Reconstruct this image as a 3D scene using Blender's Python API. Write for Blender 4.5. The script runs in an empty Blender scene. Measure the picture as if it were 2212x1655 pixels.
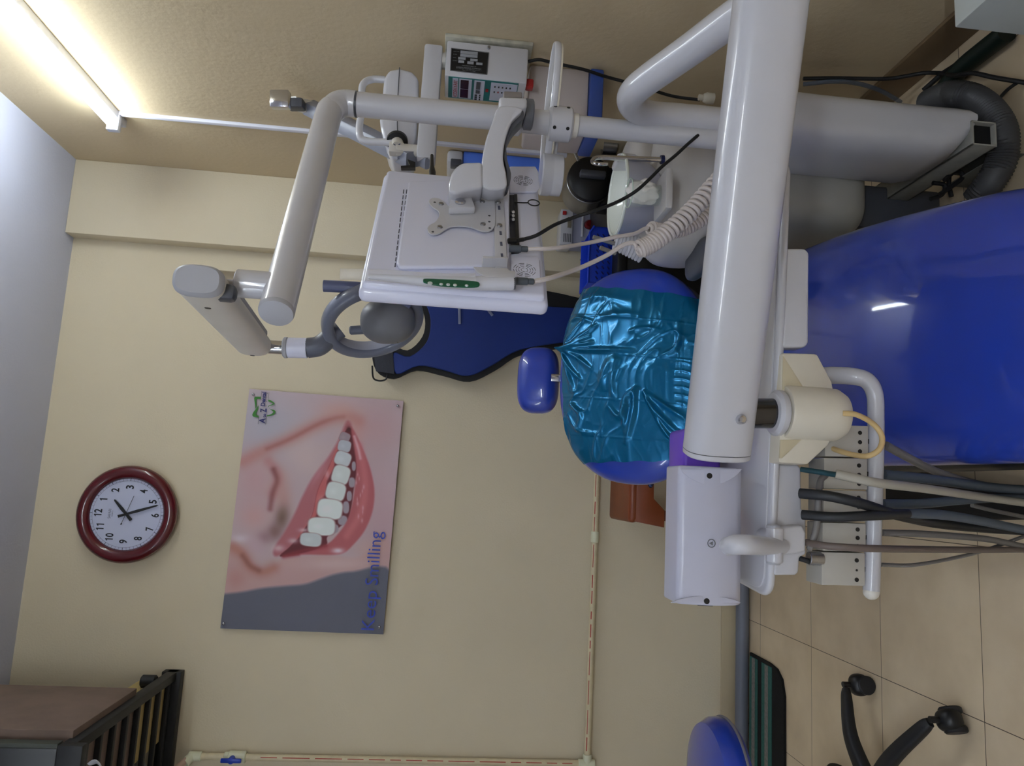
import bpy, bmesh, math, random
import numpy as np
from mathutils import Vector, Matrix
V=Vector; PI=math.pi
random.seed(4)
SC=bpy.context.scene; COL=SC.collection
# ---------------------------------------------------------------- camera
F=1572.8; CAM=V((0,0,1.28))
RV=V((0.98827754,-0.13811615,0.06504952)); DV=V((0.05194037,-0.09648626,-0.99397817)); FV=V((0.14356082,0.98570499,-0.0881814))
cd=bpy.data.cameras.new('camera'); cam=bpy.data.objects.new('camera',cd); COL.objects.link(cam)
cd.sensor_fit='HORIZONTAL'; cd.sensor_width=36; cd.lens=F/2212*36; cd.clip_start=.02
m=Matrix((DV,RV,-FV)).transposed().to_4x4(); m.translation=CAM; cam.matrix_world=m   # the phone was held sideways
SC.camera=cam
# ---------------------------------------------------------------- world, exposure
w=bpy.data.worlds.new('world'); SC.world=w; w.use_nodes=True
w.node_tree.nodes['Background'].inputs[0].default_value=(.8,.85,1,1); w.node_tree.nodes['Background'].inputs[1].default_value=.05
SC.view_settings.view_transform='Standard'; SC.view_settings.look='None'; SC.view_settings.exposure=0; SC.view_settings.gamma=1; SC.view_settings.use_curve_mapping=False
TUBE_E=46.0; TUBE2_E=135.0     # strength of the fluorescent tube in view and of the two out of view, one of them added fill
TUBE_COL=(.87,.965,1.0)
# ---------------------------------------------------------------- pixel -> world
def ray(x,y): return RV*((827.5-y)/F)+DV*((x-1106)/F)+FV
def W(x,y,Y): d=ray(x,y); return CAM+d*(Y/d.y)
def WX(x,y,X): d=ray(x,y); return CAM+d*(X/d.x)
def WZ(x,y,Z): d=ray(x,y); return CAM+d*((Z-1.28)/d.z)
def PP(x,y,o,n): d=ray(x,y); return CAM+d*((o-CAM).dot(n)/d.dot(n))
def lin(c): c/=255; return c/12.92 if c<=.04045 else ((c+.055)/1.055)**2.4
def C(r,g,b,k=1.): return tuple(min(.95,lin(q)*k) for q in (r,g,b))+(1,)
# ---------------------------------------------------------------- materials
MATS={}
def M(name,col,rough=.5,metal=0,coat=0,noise=0,nscale=6,bump=0,bscale=40,trans=0,ior=1.45,emit=0,alpha=1,spec=.5,sub=0,col2=None,detail=4):
    if name in MATS: return MATS[name]
    m=bpy.data.materials.new(name); m.use_nodes=True; MATS[name]=m
    nt=m.node_tree; b=nt.nodes['Principled BSDF']
    b.inputs['Base Color'].default_value=col; b.inputs['Roughness'].default_value=rough; b.inputs['Metallic'].default_value=metal
    b.inputs['Coat Weight'].default_value=coat; b.inputs['Coat Roughness'].default_value=.06
    b.inputs['Specular IOR Level'].default_value=spec; b.inputs['IOR'].default_value=ior
    b.inputs['Transmission Weight'].default_value=trans; b.inputs['Alpha'].default_value=alpha
    if emit: b.inputs['Emission Color'].default_value=col; b.inputs['Emission Strength'].default_value=emit
    g=nt.nodes.new('ShaderNodeNewGeometry')
    if noise:
        n=nt.nodes.new('ShaderNodeTexNoise'); n.inputs['Scale'].default_value=nscale; n.inputs['Detail'].default_value=detail
        nt.links.new(g.outputs['Position'],n.inputs['Vector'])
        mx=nt.nodes.new('ShaderNodeMix'); mx.data_type='RGBA'
        c2=col2 or tuple(q*(1-noise) for q in col[:3])+(1,)
        mx.inputs[6].default_value=col; mx.inputs[7].default_value=c2
        mr=nt.nodes.new('ShaderNodeMapRange'); mr.inputs[1].default_value=.35; mr.inputs[2].default_value=.68
        nt.links.new(n.outputs[0],mr.inputs[0]); nt.links.new(mr.outputs[0],mx.inputs[0]); nt.links.new(mx.outputs[2],b.inputs['Base Color'])
    if bump:
        n=nt.nodes.new('ShaderNodeTexNoise'); n.inputs['Scale'].default_value=bscale; n.inputs['Detail'].default_value=5
        nt.links.new(g.outputs['Position'],n.inputs['Vector'])
        bp=nt.nodes.new('ShaderNodeBump'); bp.inputs['Strength'].default_value=bump; bp.inputs['Distance'].default_value=.01
        nt.links.new(n.outputs[0],bp.inputs['Height']); nt.links.new(bp.outputs[0],b.inputs['Normal'])
    return m
# ---------------------------------------------------------------- mesh builder
ORG={}
def catmull(P,k=6,closed=False):
    P=[V(p) for p in P]; n=len(P)
    if n<3: return P
    out=[]
    for i in range(n if closed else n-1):
        a=P[(i-1)%n] if closed or i>0 else P[0]*2-P[1]
        b=P[i]; c=P[(i+1)%n]
        d=P[(i+2)%n] if closed or i+2<n else P[-1]*2-P[-2]
        for j in range(k):
            t=j/k; out.append(.5*((2*b)+(c-a)*t+(2*a-5*b+4*c-d)*t*t+(3*b-a-3*c+d)*t**3))
    if not closed: out.append(P[-1])
    return out
class B:
    def __init__(s): s.b=bmesh.new(); s.mi=0
    def _merge(s,t,M4=None):
        me=bpy.data.meshes.new('tmp'); 
        for f in t.faces: f.material_index=s.mi
        t.to_mesh(me); t.free()
        if M4: me.transform(M4)
        s.b.from_mesh(me); bpy.data.meshes.remove(me); return s
    def hull_bevel(s,t,bev,seg=2,ang=.5):
        if bev>0:
            es=[e for e in t.edges if len(e.link_faces)==2 and e.calc_face_angle(0)>ang]
            bmesh.ops.bevel(t,geom=es,offset=bev,offset_type='OFFSET',segments=seg,profile=.5,affect='EDGES',clamp_overlap=True)
    def box(s,c,size,ax=None,bev=.003,seg=2):
        t=bmesh.new(); bmesh.ops.create_cube(t,size=1)
        for v in t.verts: v.co=V((v.co.x*size[0],v.co.y*size[1],v.co.z*size[2]))
        s.hull_bevel(t,bev,seg)
        R=Matrix([a.normalized() for a in ax]).transposed().to_4x4() if ax else Matrix.Identity(4)
        R.translation=V(c); return s._merge(t,R)
    def bb(s,x0,x1,y0,y1,z0,z1,bev=.003,seg=2):
        return s.box(((x0+x1)/2,(y0+y1)/2,(z0+z1)/2),(abs(x1-x0),abs(y1-y0),abs(z1-z0)),None,bev,seg)
    def prism(s,poly,vec,bev=.002,seg=2,ang=.6):
        t=bmesh.new(); vec=V(vec); n=len(poly)
        a=[t.verts.new(V(p)) for p in poly]; b=[t.verts.new(V(p)+vec) for p in poly]
        t.faces.new(a); t.faces.new(b[::-1])
        for i in range(n): t.faces.new((a[i],b[i],b[(i+1)%n],a[(i+1)%n]))
        bmesh.ops.recalc_face_normals(t,faces=t.faces); s.hull_bevel(t,bev,seg,ang); return s._merge(t)
    def tube(s,P,r,n=14,k=6,caps=True,sec=None,up=None,smooth=True,exp=2.):
        """P points; r radius or list; sec=(a,b) cross-section half sizes (a along 'up')"""
        R0=r if isinstance(r,(list,tuple)) else [r]*len(P)
        pts=catmull(P,k) if smooth and len(P)>2 else [V(p) for p in P]
        L=len(pts); N=len(P)
        rr=[]
        for i in range(L):
            t=i/(L-1)*(N-1); j=min(int(t),N-2); u=t-j; rr.append(R0[j]*(1-u)+R0[j+1]*u)
        t=bmesh.new(); rings=[]; ref=V(up) if up is not None else None; prev=None
        for i,p in enumerate(pts):
            T=(pts[min(i+1,L-1)]-pts[max(i-1,0)]).normalized()
            if up is not None: u=(ref-T*ref.dot(T)).normalized()
            else:
                if prev is None:
                    q=V((0,0,1)) if abs(T.z)<.9 else V((1,0,0)); u=(q-T*q.dot(T)).normalized()
                else: u=(prev-T*prev.dot(T)).normalized()
                prev=u
            w=T.cross(u); ring=[]
            for j in range(n):
                a=2*PI*j/n; c,sn=math.cos(a),math.sin(a)
                if sec:
                    c=math.copysign(abs(c)**(2/exp),c); sn=math.copysign(abs(sn)**(2/exp),sn)
                    ring.append(t.verts.new(p+(u*c*sec[0]+w*sn*sec[1])*rr[i]))
                else: ring.append(t.verts.new(p+(u*c+w*sn)*rr[i]))
            rings.append(ring)
        for a,b in zip(rings,rings[1:]):
            for j in range(n): t.faces.new((a[j],a[(j+1)%n],b[(j+1)%n],b[j]))
        if caps: t.faces.new(rings[0][::-1]); t.faces.new(rings[-1])
        bmesh.ops.recalc_face_normals(t,faces=t.faces)
        return s._merge(t)
    def ring(s,c,axis,R,r,n=48,m=14,ax1=None,ry=1.,exp=2.,ra=1.):
        """torus; ra scales thickness along the axis, ry squashes the second in-plane direction"""
        axis=V(axis).normalized(); c=V(c)
        e1=(V(ax1)-axis*V(ax1).dot(axis)).normalized() if ax1 is not None else axis.orthogonal().normalized()
        e2=axis.cross(e1); t=bmesh.new(); rs=[]
        for i in range(n):
            a=2*PI*i/n; d=e1*math.cos(a)+e2*math.sin(a)*ry; p=c+d*R; dn=d.normalized(); q=[]
            for j in range(m):
                b=2*PI*j/m; cc,ss=math.cos(b),math.sin(b)
                cc=math.copysign(abs(cc)**(2/exp),cc); ss=math.copysign(abs(ss)**(2/exp),ss)
                q.append(t.verts.new(p+dn*r*cc+axis*r*ra*ss))
            rs.append(q)
        for i in range(n):
            a,b=rs[i],rs[(i+1)%n]
            for j in range(m): t.faces.new((a[j],b[j],b[(j+1)%m],a[(j+1)%m]))
        bmesh.ops.recalc_face_normals(t,faces=t.faces); return s._merge(t)
    def lathe(s,c,axis,prof,n=32,ry=1.,ax1=None,caps=True):
        axis=V(axis).normalized(); c=V(c)
        e1=(V(ax1)-axis*V(ax1).dot(axis)).normalized() if ax1 is not None else axis.orthogonal().normalized()
        e2=axis.cross(e1); t=bmesh.new(); rs=[]
        for (r,h) in prof:
            rs.append([t.verts.new(c+axis*h+(e1*math.cos(2*PI*i/n)+e2*math.sin(2*PI*i/n)*ry)*max(r,1e-5)) for i in range(n)])
        for a,b in zip(rs,rs[1:]):
            for j in range(n): t.faces.new((a[j],a[(j+1)%n],b[(j+1)%n],b[j]))
        if caps: t.faces.new(rs[0][::-1]); t.faces.new(rs[-1])
        bmesh.ops.remove_doubles(t,verts=t.verts,dist=2e-5)
        bmesh.ops.recalc_face_normals(t,faces=t.faces); return s._merge(t)
    def cyl(s,a,b,r,n=24,bev=0.0):
        a,b=V(a),V(b); h=(b-a).length
        pr=[(r-bev,0),(r,bev),(r,h-bev),(r-bev,h)] if bev else [(r,0),(r,h)]
        return s.lathe(a,b-a,pr,n)
    def pillow(s,c,ax,half,e=(3,3,2.4),n=40,m=24):
        """super-ellipsoid with half sizes along the three axes"""
        c=V(c); ax=[V(a).normalized() for a in ax]; t=bmesh.new(); rows=[]
        def sp(v,e): return math.copysign(abs(v)**(2/e),v)
        for i in range(m+1):
            ph=-PI/2+PI*i/m; row=[]
            for j in range(n):
                th=2*PI*j/n
                x=sp(math.cos(ph),e[2])*sp(math.cos(th),e[0]); y=sp(math.cos(ph),e[2])*sp(math.sin(th),e[1]); z=sp(math.sin(ph),e[2])
                row.append(t.verts.new(c+ax[0]*x*half[0]+ax[1]*y*half[1]+ax[2]*z*half[2]))
            rows.append(row)
        for a,b in zip(rows,rows[1:]):
            for j in range(n): t.faces.new((a[j],a[(j+1)%n],b[(j+1)%n],b[j]))
        bmesh.ops.remove_doubles(t,verts=t.verts,dist=1e-5)
        bmesh.ops.recalc_face_normals(t,faces=t.faces); return s._merge(t)
    def grid(s,fn,nu,nv,thick=0):
        t=bmesh.new(); g=[[t.verts.new(fn(i/nu,j/nv)) for j in range(nv+1)] for i in range(nu+1)]
        for i in range(nu):
            for j in range(nv): t.faces.new((g[i][j],g[i+1][j],g[i+1][j+1],g[i][j+1]))
        bmesh.ops.recalc_face_normals(t,faces=t.faces)
        if thick: bmesh.ops.solidify(t,geom=t.faces[:],thickness=thick)
        return s._merge(t)
    def obj(s,name,mat,parent=None,label=None,cat=None,group=None,kind=None,sharp=35):
        me=bpy.data.meshes.new(name); s.b.to_mesh(me); s.b.free()
        return link(me,name,mat,parent,label,cat,group,kind,sharp)
def link(me,name,mat,parent=None,label=None,cat=None,group=None,kind=None,sharp=35):
    co=np.zeros(len(me.vertices)*3); me.vertices.foreach_get('co',co); co=co.reshape(-1,3)
    lo=co.min(0); hi=co.max(0); o=V(((lo[0]+hi[0])/2,(lo[1]+hi[1])/2,lo[2]))
    me.transform(Matrix.Translation(-o))
    for p in me.polygons: p.use_smooth=True
    try: me.set_sharp_from_angle(angle=math.radians(sharp))
    except Exception: pass
    for x in (mat if isinstance(mat,(list,tuple)) else [mat]): me.materials.append(x)
    ob=bpy.data.objects.new(name,me); COL.objects.link(ob); ORG[ob.name]=o
    if parent: ob.parent=parent; ob.location=o-ORG[parent.name]
    else: ob.location=o
    tag(ob,label,cat,group,kind); return ob
def tag(ob,label=None,cat=None,group=None,kind=None):
    if label: ob['label']=label
    if cat: ob['category']=cat
    if group: ob['group']=group
    if kind: ob['kind']=kind
def thing(name,label,cat,loc,group=None):
    o=bpy.data.objects.new(name,None); COL.objects.link(o); o.location=loc; o.empty_display_size=.05; ORG[o.name]=V(loc); tag(o,label,cat,group); return o
def text(s,name,mat,parent,p0,p1,cap,depth=.0006,nrm=None,label=None,bold=0,spacing=1.):
    """lettering whose baseline runs p0->p1, capital height cap (metres); nrm = outward normal"""
    cu=bpy.data.curves.new('t','FONT'); cu.body=s; cu.size=1; cu.offset=bold; cu.space_character=spacing; cu.resolution_u=3
    ob=bpy.data.objects.new('t',cu); COL.objects.link(ob); dg=bpy.context.evaluated_depsgraph_get()
    me=bpy.data.meshes.new_from_object(ob.evaluated_get(dg)); bpy.data.objects.remove(ob); bpy.data.curves.remove(cu)
    xs=[v.co.x for v in me.vertices]; x0,x1=min(xs),max(xs)
    ex=(V(p1)-V(p0)); L=ex.length; ex.normalize(); nrm=V(nrm).normalized(); ey=nrm.cross(ex).normalized()
    sx=L/(x1-x0); sy=cap/.70
    for v in me.vertices: v.co=V(p0)+ex*(v.co.x-x0)*sx+ey*v.co.y*sy+nrm*depth
    return link(me,name,mat,parent,label)
# ---------------------------------------------------------------- common materials
K=1.45
m_wall=M('cream_wall_paint',C(188,177,154,K),.85,noise=.07,nscale=1.6,bump=.10,bscale=140,spec=.2)
m_wallR=M('cream_wall_paint_shaded',C(178,162,134,K),.85,noise=.06,nscale=1.3,bump=.10,bscale=60,spec=.2)  # same cream paint, the right wall's brownish shade put into the colour
m_ceil=M('ceiling_paint',C(176,179,196,K),.9,noise=.05,nscale=2,bump=.1,bscale=90,spec=.2)
m_skirt=M('skirting_tile',C(172,158,130,K),.35,noise=.12,nscale=5,bump=.05,bscale=20)
m_white=M('white_enamel',C(205,204,210,.98),.28,coat=.5,noise=.03,nscale=9,bump=.02,bscale=60)
m_white2=M('warm_white_plastic',C(205,200,192,1.25),.4,noise=.04,nscale=12)
m_lav=M('lavender_white_plastic',C(184,185,206,1.62),.32,coat=.2)
m_cream=M('aged_cream_plastic',C(206,198,182,1.15),.35,noise=.05,nscale=20)
m_grey=M('grey_plastic',C(112,114,122),.45)
m_dgrey=M('dark_grey_plastic',C(74,76,84),.4)
m_blk=M('black_plastic',C(22,22,24),.4)
m_blkm=M('black_painted_metal',C(26,27,30),.55)
m_void=M('black_void',C(4,4,5),.9)
m_chrome=M('chrome',C(200,200,205),.12,metal=1)
m_steel=M('brushed_steel',C(165,165,168),.3,metal=1,bump=.03,bscale=200)
m_blue=M('blue_vinyl',C(32,62,170,1.0),.32,coat=1.0,bump=.012,bscale=30,noise=.06,nscale=8)
m_rubber=M('black_rubber',C(24,24,27),.6)
m_red=M('red_plastic',C(150,22,26),.35)
# ================================================================ room shell
FX0,FX1,FY0,FY1,ZC=-2.0,1.22,-1.7,3.0,2.825
def tilemat():
    m=bpy.data.materials.new('beige_floor_tile'); m.use_nodes=True; nt=m.node_tree; b=nt.nodes['Principled BSDF']
    g=nt.nodes.new('ShaderNodeNewGeometry'); mp=nt.nodes.new('ShaderNodeMapping'); br=nt.nodes.new('ShaderNodeTexBrick')
    T=.398; mp.inputs['Location'].default_value=(.475/T+10,-1.655/T+10,0); mp.inputs['Scale'].default_value=(1/T,1/T,1)
    br.offset=0; br.inputs['Scale'].default_value=1; br.inputs['Brick Width'].default_value=1; br.inputs['Row Height'].default_value=1
    br.inputs['Mortar Size'].default_value=.0028; br.inputs['Mortar Smooth'].default_value=.2; br.inputs['Bias'].default_value=0
    br.inputs['Color1'].default_value=C(196,178,150,K*.98); br.inputs['Color2'].default_value=C(191,173,146,K*.98); br.inputs['Mortar'].default_value=C(80,66,50)
    n=nt.nodes.new('ShaderNodeTexNoise'); n.inputs['Scale'].default_value=7; n.inputs['Detail'].default_value=8
    mx=nt.nodes.new('ShaderNodeMix'); mx.data_type='RGBA'; mx.blend_type='MULTIPLY'
    cr=nt.nodes.new('ShaderNodeValToRGB'); cr.color_ramp.elements[0].position=.3; cr.color_ramp.elements[0].color=(.86,.84,.81,1); cr.color_ramp.elements[1].position=.65; cr.color_ramp.elements[1].color=(1,1,1,1)
    L=nt.links.new
    L(g.outputs['Position'],mp.inputs[0]); L(mp.outputs[0],br.inputs['Vector']); L(g.outputs['Position'],n.inputs['Vector']); L(n.outputs[0],cr.inputs[0])
    mx.inputs[0].default_value=1; L(br.outputs['Color'],mx.inputs[6]); L(cr.outputs[0],mx.inputs[7]); L(mx.outputs[2],b.inputs['Base Color'])
    b.inputs['Roughness'].default_value=.38
    return m
m_pale=M('pale_wall_paint',C(200,200,204,K),.85,bump=.1,bscale=120)
B().bb(FX0-.1,FX1+.1,FY0-.1,FY1+.1,-.1,0,0).obj('floor',tilemat(),kind='structure')
B().bb(FX0-.1,FX1+.1,FY0-.1,FY1+.1,ZC,ZC+.1,0).obj('ceiling',m_ceil,kind='structure')
B().bb(FX0-.1,FX1+.1,FY1,FY1+.1,0,ZC,0).obj('wall_back',m_wall,kind='structure')
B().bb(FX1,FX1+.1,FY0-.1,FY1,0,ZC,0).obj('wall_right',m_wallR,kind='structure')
B().bb(FX0-.1,FX0,FY0-.1,FY1,0,ZC,0).obj('wall_left',m_pale,kind='structure')
B().bb(FX0,FX1,FY0-.1,FY0,0,ZC,0).obj('wall_front',m_pale,kind='structure')
B().bb(.912,FX1,2.93,FY1,0,ZC,.004).obj('trim_1',m_wall,kind='structure')       # shallow corner pillar
B().bb(FX0,.912,FY1-.012,FY1,0,.10,.002).obj('baseboard_back',m_skirt,kind='structure')
m_skirt2=M('brown_skirting_tile',C(120,98,72),.4,noise=.15,nscale=5)
B().bb(FX1-.012,FX1,FY0,2.93,0,.10,.002).obj('baseboard_right',m_skirt2,kind='structure')
# ================================================================ fluorescent tubes
def tube_light(face,p,y0,y1,z,E,label):
    """face 'R','L','B': on the right wall, the left wall or the wall behind the viewer; runs y0..y1 along it"""
    def bx(b,o0,o1,a0,a1,z0,z1,bev=.003):      # o = distance off the wall
        if face=='R': b.bb(p-o1,p-o0,a0,a1,z0,z1,bev)
        elif face=='L': b.bb(p+o0,p+o1,a0,a1,z0,z1,bev)
        else: b.bb(a0,a1,p+o0,p+o1,z0,z1,bev)
        return b
    pt=lambda o,a,zz: (p-o,a,zz) if face=='R' else (p+o,a,zz) if face=='L' else (a,p+o,zz)
    t=thing('tube_light',label,'light',pt(0,(y0+y1)/2,z),'fluorescent tubes high on the walls')
    bx(B(),0,.028,y0-.03,y1+.05,z-.006,z+.042).obj('batten',M('batten_enamel',C(205,208,222,1.1),.4),t)
    B().cyl(pt(.052,y0,z+.008),pt(.052,y1-.02,z+.008),.015,20).obj('lamp_tube',M('tube_glow_%d'%E,TUBE_COL+(1,),.5,emit=E),t)
    for q in (y0-.03,y1-.02): bx(B(),0,.07,q,q+.025,z-.01,z+.03).obj('end_cap',M('batten_enamel',(0,0,0,1)),t)
    for q in (y1-.03,y1-.35,y1-.55): bx(B(),.027,.0295,q-.02,q,z+.02,z+.034,0).obj('batten_slot',m_grey,t)
    return t
tube_light('R',FX1,1.28,2.50,2.475,TUBE_E,'glowing fluorescent tube on white batten, high on the right wall under the ceiling')
tube_light('B',FY0,-.9,.30,2.35,TUBE2_E,'fluorescent tube high on the wall behind the viewer, out of the picture')
tube_light('L',FX0,-.8,.40,2.35,TUBE2_E*.3,'added fill tube high on the left wall, out of the picture')  # added fill lamp, no known source on this wall
m_trunk=M('trunking_white',C(200,200,212,1.2),.4)
a=WX(244,240,FX1); b_=WX(667,288,FX1)
B().bb(FX1-.012,FX1,a.y-.008,a.y+.012,.9,a.z-.01,.002).obj('cable_trunking',m_trunk,label='thin white cable trunking running down the right wall from the fluorescent tube',cat='trunking')
# ================================================================ clock
def clock():
    c=W(271,1111,2.955); c.y=2.96; R=.186
    t=thing('wall_clock','round wall clock with dark red rim and white face showing about 1:27','clock',(c.x,2.999,c.z-R))
    N=V((0,-1,0))
    B().ring(c+V((0,.012,0)),N,R-.026,.026,72,18,ra=1.0).obj('rim',M('dark_red_gloss',C(84,8,20),.25,coat=.6),t)
    B().cyl((c.x,2.999,c.z),(c.x,2.972,c.z),R-.006,64,.003).obj('casing',m_blk,t)
    fy=2.966
    B().cyl((c.x,2.975,c.z),(c.x,fy,c.z),R-.04,64).obj('dial',M('dial_white',C(172,176,198,1.3),.5),t)
    m_ink=M('dial_ink',C(18,18,30),.5); m_fine=M('dial_fine_ink',C(90,92,115),.5)
    b=B(); b.ring((c.x,fy-.0004,c.z),N,.135,.0004,72,4); b.ring((c.x,fy-.0004,c.z),N,.126,.0004,72,4)
    for i in range(60):
        a=2*PI*i/60; d=V((math.sin(a),0,math.cos(a))); s=.0012 if i%5==0 else .0004
        b.box(V((c.x,fy-.0005,c.z))+d*.1305,(s*2,.0006,.009),(d.cross(N),N,d),0)
    b.obj('minute_track',m_fine,t)
    for h in range(1,13):
        a=PI/6*h; p=V((c.x+math.sin(a)*.103,fy,c.z+math.cos(a)*.105)); st=str(h); x=-(.0145*len(st)+(0 if len(st)==1 else .0015))/2
        for ch in st:
            o=p+V((x,-.0008,-.0135))
            if ch=='1': B().prism([o+V((u/1e3,0,v/1e3)) for u,v in ((6.6,0),(10.8,0),(10.8,28),(7.6,28),(6,25.2),(2.6,23.4),(2.6,20),(6.6,21.4))],(0,.0006,0),0).obj('numeral',m_ink,t)
            else: text(ch,'numeral',m_ink,t,o+V((0,0,0)),o+V((.0142,0,0)),.028,.0,N,bold=.022)
            x+=.016
    text('SAFARI','dial_brand',m_fine,t,(c.x-.019,fy,c.z+.058),(c.x+.017,fy,c.z+.058),.010,.0006,N)
    text('QUARTZ','dial_brand',m_fine,t,(c.x-.012,fy,c.z+.051),(c.x+.011,fy,c.z+.051),.004,.0006,N)
    def hand(name,deg,L,tail,w,y):
        a=math.radians(deg); d=V((math.sin(a),0,math.cos(a))); s=d.cross(N); o=V((c.x,y,c.z))
        pts=[o-d*tail-s*w,o-d*tail+s*w,o+s*w*.75,o+d*L*.35+s*w*1.0,o+d*L*.93+s*w*.55,o+d*L,o+d*L*.93-s*w*.55,o+d*L*.35-s*w*1.0,o-s*w*.75]
        B().prism(pts,(0,-.0012,0),0).obj(name,m_blk,t)
    hand('hour_hand',46.6,.074,.030,.0062,fy-.004); hand('minute_hand',161,.123,.030,.0055,fy-.007)
    b=B(); a=math.radians(107.7); d=V((math.sin(a),0,math.cos(a))); o=V((c.x,fy-.010,c.z))
    b.tube([o-d*.042,o+d*.074],.0009,6); b.cyl(o-d*.042,o-d*.036,.0024,8); b.cyl(o,o+V((0,.009,0)),.004,12); b.obj('second_hand',m_blk,t)
clock()
# ================================================================ poster
def poster():
    Y=2.985
    def cp(x,y): return W(460+x/2.8545,820+y/2.8545,Y)      # close-up coordinates of the poster -> wall plane
    TL,TR,BR,BL=(45,1535),(225,58),(1175,132),(1050,1572)
    c=[cp(*q) for q in (TL,TR,BR,BL)]
    t=thing('poster','large dental poster on the back wall, close-up of a smiling mouth lettered Keep Smilling','poster',(sum(q.x for q in c)/4,2.999,min(q.z for q in c)))
    NU,NV=460,300
    s,tt=np.meshgrid(np.linspace(0,1,NU+1),np.linspace(0,1,NV+1),indexing='ij')
    bl=lambda i:(TL[i]*(1-s)*(1-tt)+TR[i]*s*(1-tt)+BR[i]*s*tt+BL[i]*(1-s)*tt)
    X,Yy=bl(0),bl(1)
    img=np.zeros(X.shape+(3,)); 
    def lay(mask,col,op=1.):
        nonlocal img
        a=(np.clip(mask,0,1)*op)[...,None]; img=img*(1-a)+np.array(col,float)*a
    def sd(poly):
        P=np.array(catmull([V((p[0],p[1],0)) for p in poly],5,True))[:,:2]
        ins=np.zeros(X.shape,bool); dm=np.full(X.shape,1e9)
        for i in range(len(P)):
            ax,ay=P[i]; bx,by=P[(i+1)%len(P)]
            cnd=((ay>Yy)!=(by>Yy))&(X<(bx-ax)*(Yy-ay)/(by-ay+1e-9)+ax); ins^=cnd
            dx,dy=bx-ax,by-ay; u=np.clip(((X-ax)*dx+(Yy-ay)*dy)/(dx*dx+dy*dy+1e-9),0,1)
            dm=np.minimum(dm,np.hypot(X-ax-u*dx,Yy-ay-u*dy))
        return np.where(ins,dm,-dm)
    def poly(P,soft): return np.clip(.5+sd(P)/(2*soft),0,1)
    def line(P,wd):
        P=np.array(catmull([V((p[0],p[1],0)) for p in P],5))[:,:2]; dm=np.full(X.shape,1e9)
        for i in range(len(P)-1):
            ax,ay=P[i]; dx,dy=P[i+1]-P[i]; u=np.clip(((X-ax)*dx+(Yy-ay)*dy)/(dx*dx+dy*dy+1e-9),0,1)
            dm=np.minimum(dm,np.hypot(X-ax-u*dx,Yy-ay-u*dy))
        return np.exp(-(dm/wd)**2)
    def spot(cx,cy,rx,ry,rot=0):
        c_,s_=math.cos(rot),math.sin(rot); a=(X-cx)*c_+(Yy-cy)*s_; b=-(X-cx)*s_+(Yy-cy)*c_
        return np.exp(-((a/rx)**2+(b/ry)**2))
    def ell(cx,cy,rx,ry,rot=0,soft=.12,e=2.6):
        c_,s_=math.cos(rot),math.sin(rot); a=np.abs((X-cx)*c_+(Yy-cy)*s_)/rx; b=np.abs(-(X-cx)*s_+(Yy-cy)*c_)/ry
        return np.clip((1-(a**e+b**e)**(1/e))/soft,0,1)
    lay(np.ones(X.shape),(186,164,168))
    lay(spot(330,330,260,260),(168,166,178),.9); lay(spot(260,620,140,180),(190,150,152),.8); lay(spot(1000,300,160,160),(186,148,150),.7)
    lay(spot(560,480,140,140),(198,174,172),.8); lay(spot(1040,900,120,330),(186,152,158),.8)
    lay(line([(180,520),(330,440),(470,375),(620,295),(740,245),(830,232),(890,262)],44),(178,112,100),.6)
    lay(line([(330,440),(470,378),(640,285),(740,245),(800,234)],15),(140,72,68),.4)
    lay(spot(760,190,120,60),(196,150,140),.6); lay(spot(880,330,60,90),(196,140,134),.5)
    lay(line([(340,520),(390,580),(400,640),(370,720)],36),(178,112,106),.55)
    lay(line([(370,570),(392,640),(365,720),(348,815)],19),(118,58,60),.7)
    lay(spot(430,740,50,120),(186,140,132),.7)
    lay(spot(420,870,42,75,.2),(104,78,66),.85); lay(spot(375,955,45,50),(120,84,82),.8); lay(spot(310,990,50,42),(140,104,106),.75)
    lay(spot(250,860,90,80),(196,150,146),.7); lay(spot(165,1000,60,26),(208,196,204),.9); lay(spot(250,1040,70,70),(190,160,168),.8)
    lay(poly([(110,1040),(180,1060),(240,1150),(300,1185),(380,1160),(450,1110),(700,1100),(900,1110),(1010,1000),(1085,1000),(1075,1200),(900,1200),(740,1215),(560,1275),(300,1300),(70,1330)],14),(188,152,150))
    lay(line([(110,1045),(180,1090),(230,1165),(300,1195),(370,1170)],38),(168,104,86),.6); lay(line([(180,1100),(225,1160),(280,1190)],17),(118,62,54),.45)
    lay(spot(760,1150,220,40),(206,180,178),.7); lay(spot(960,1050,90,60),(198,160,150),.5)
    lay(spot(140,1240,60,60),(180,128,122),.6)
    # upper lip
    lay(poly([(850,300),(820,262),(770,380),(700,500),(610,620),(545,740),(500,840),(440,950),(370,1060),(385,1105),(470,1060),(545,960),(610,840),(650,700),(730,540),(800,400)],9),(168,98,104))
    lay(spot(650,590,18,90,.55),(188,130,138),.6); lay(spot(400,1055,34,20),(214,190,198),.7)
    # inside of the mouth
    lay(poly([(822,312),(862,330),(872,420),(884,560),(862,700),(850,800),(828,880),(770,930),(700,985),(690,1040),(560,1085),(410,1105),(470,1045),(540,960),(605,850),(640,700),(705,560),(760,440)],4),(92,26,34))
    lay(poly([(790,360),(800,400),(755,470),(740,560),(700,640),(690,720),(650,770),(630,860),(560,930),(545,970),(500,1010),(540,950),(605,850),(640,700),(705,560),(750,450)],6),(186,96,96))
    lay(spot(700,600,14,26),(206,160,164),.7); lay(spot(665,760,26,30),(204,140,140),.6); lay(spot(555,945,30,12),(215,190,196),.8); lay(spot(490,1010,30,16),(205,180,186),.8)
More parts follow.
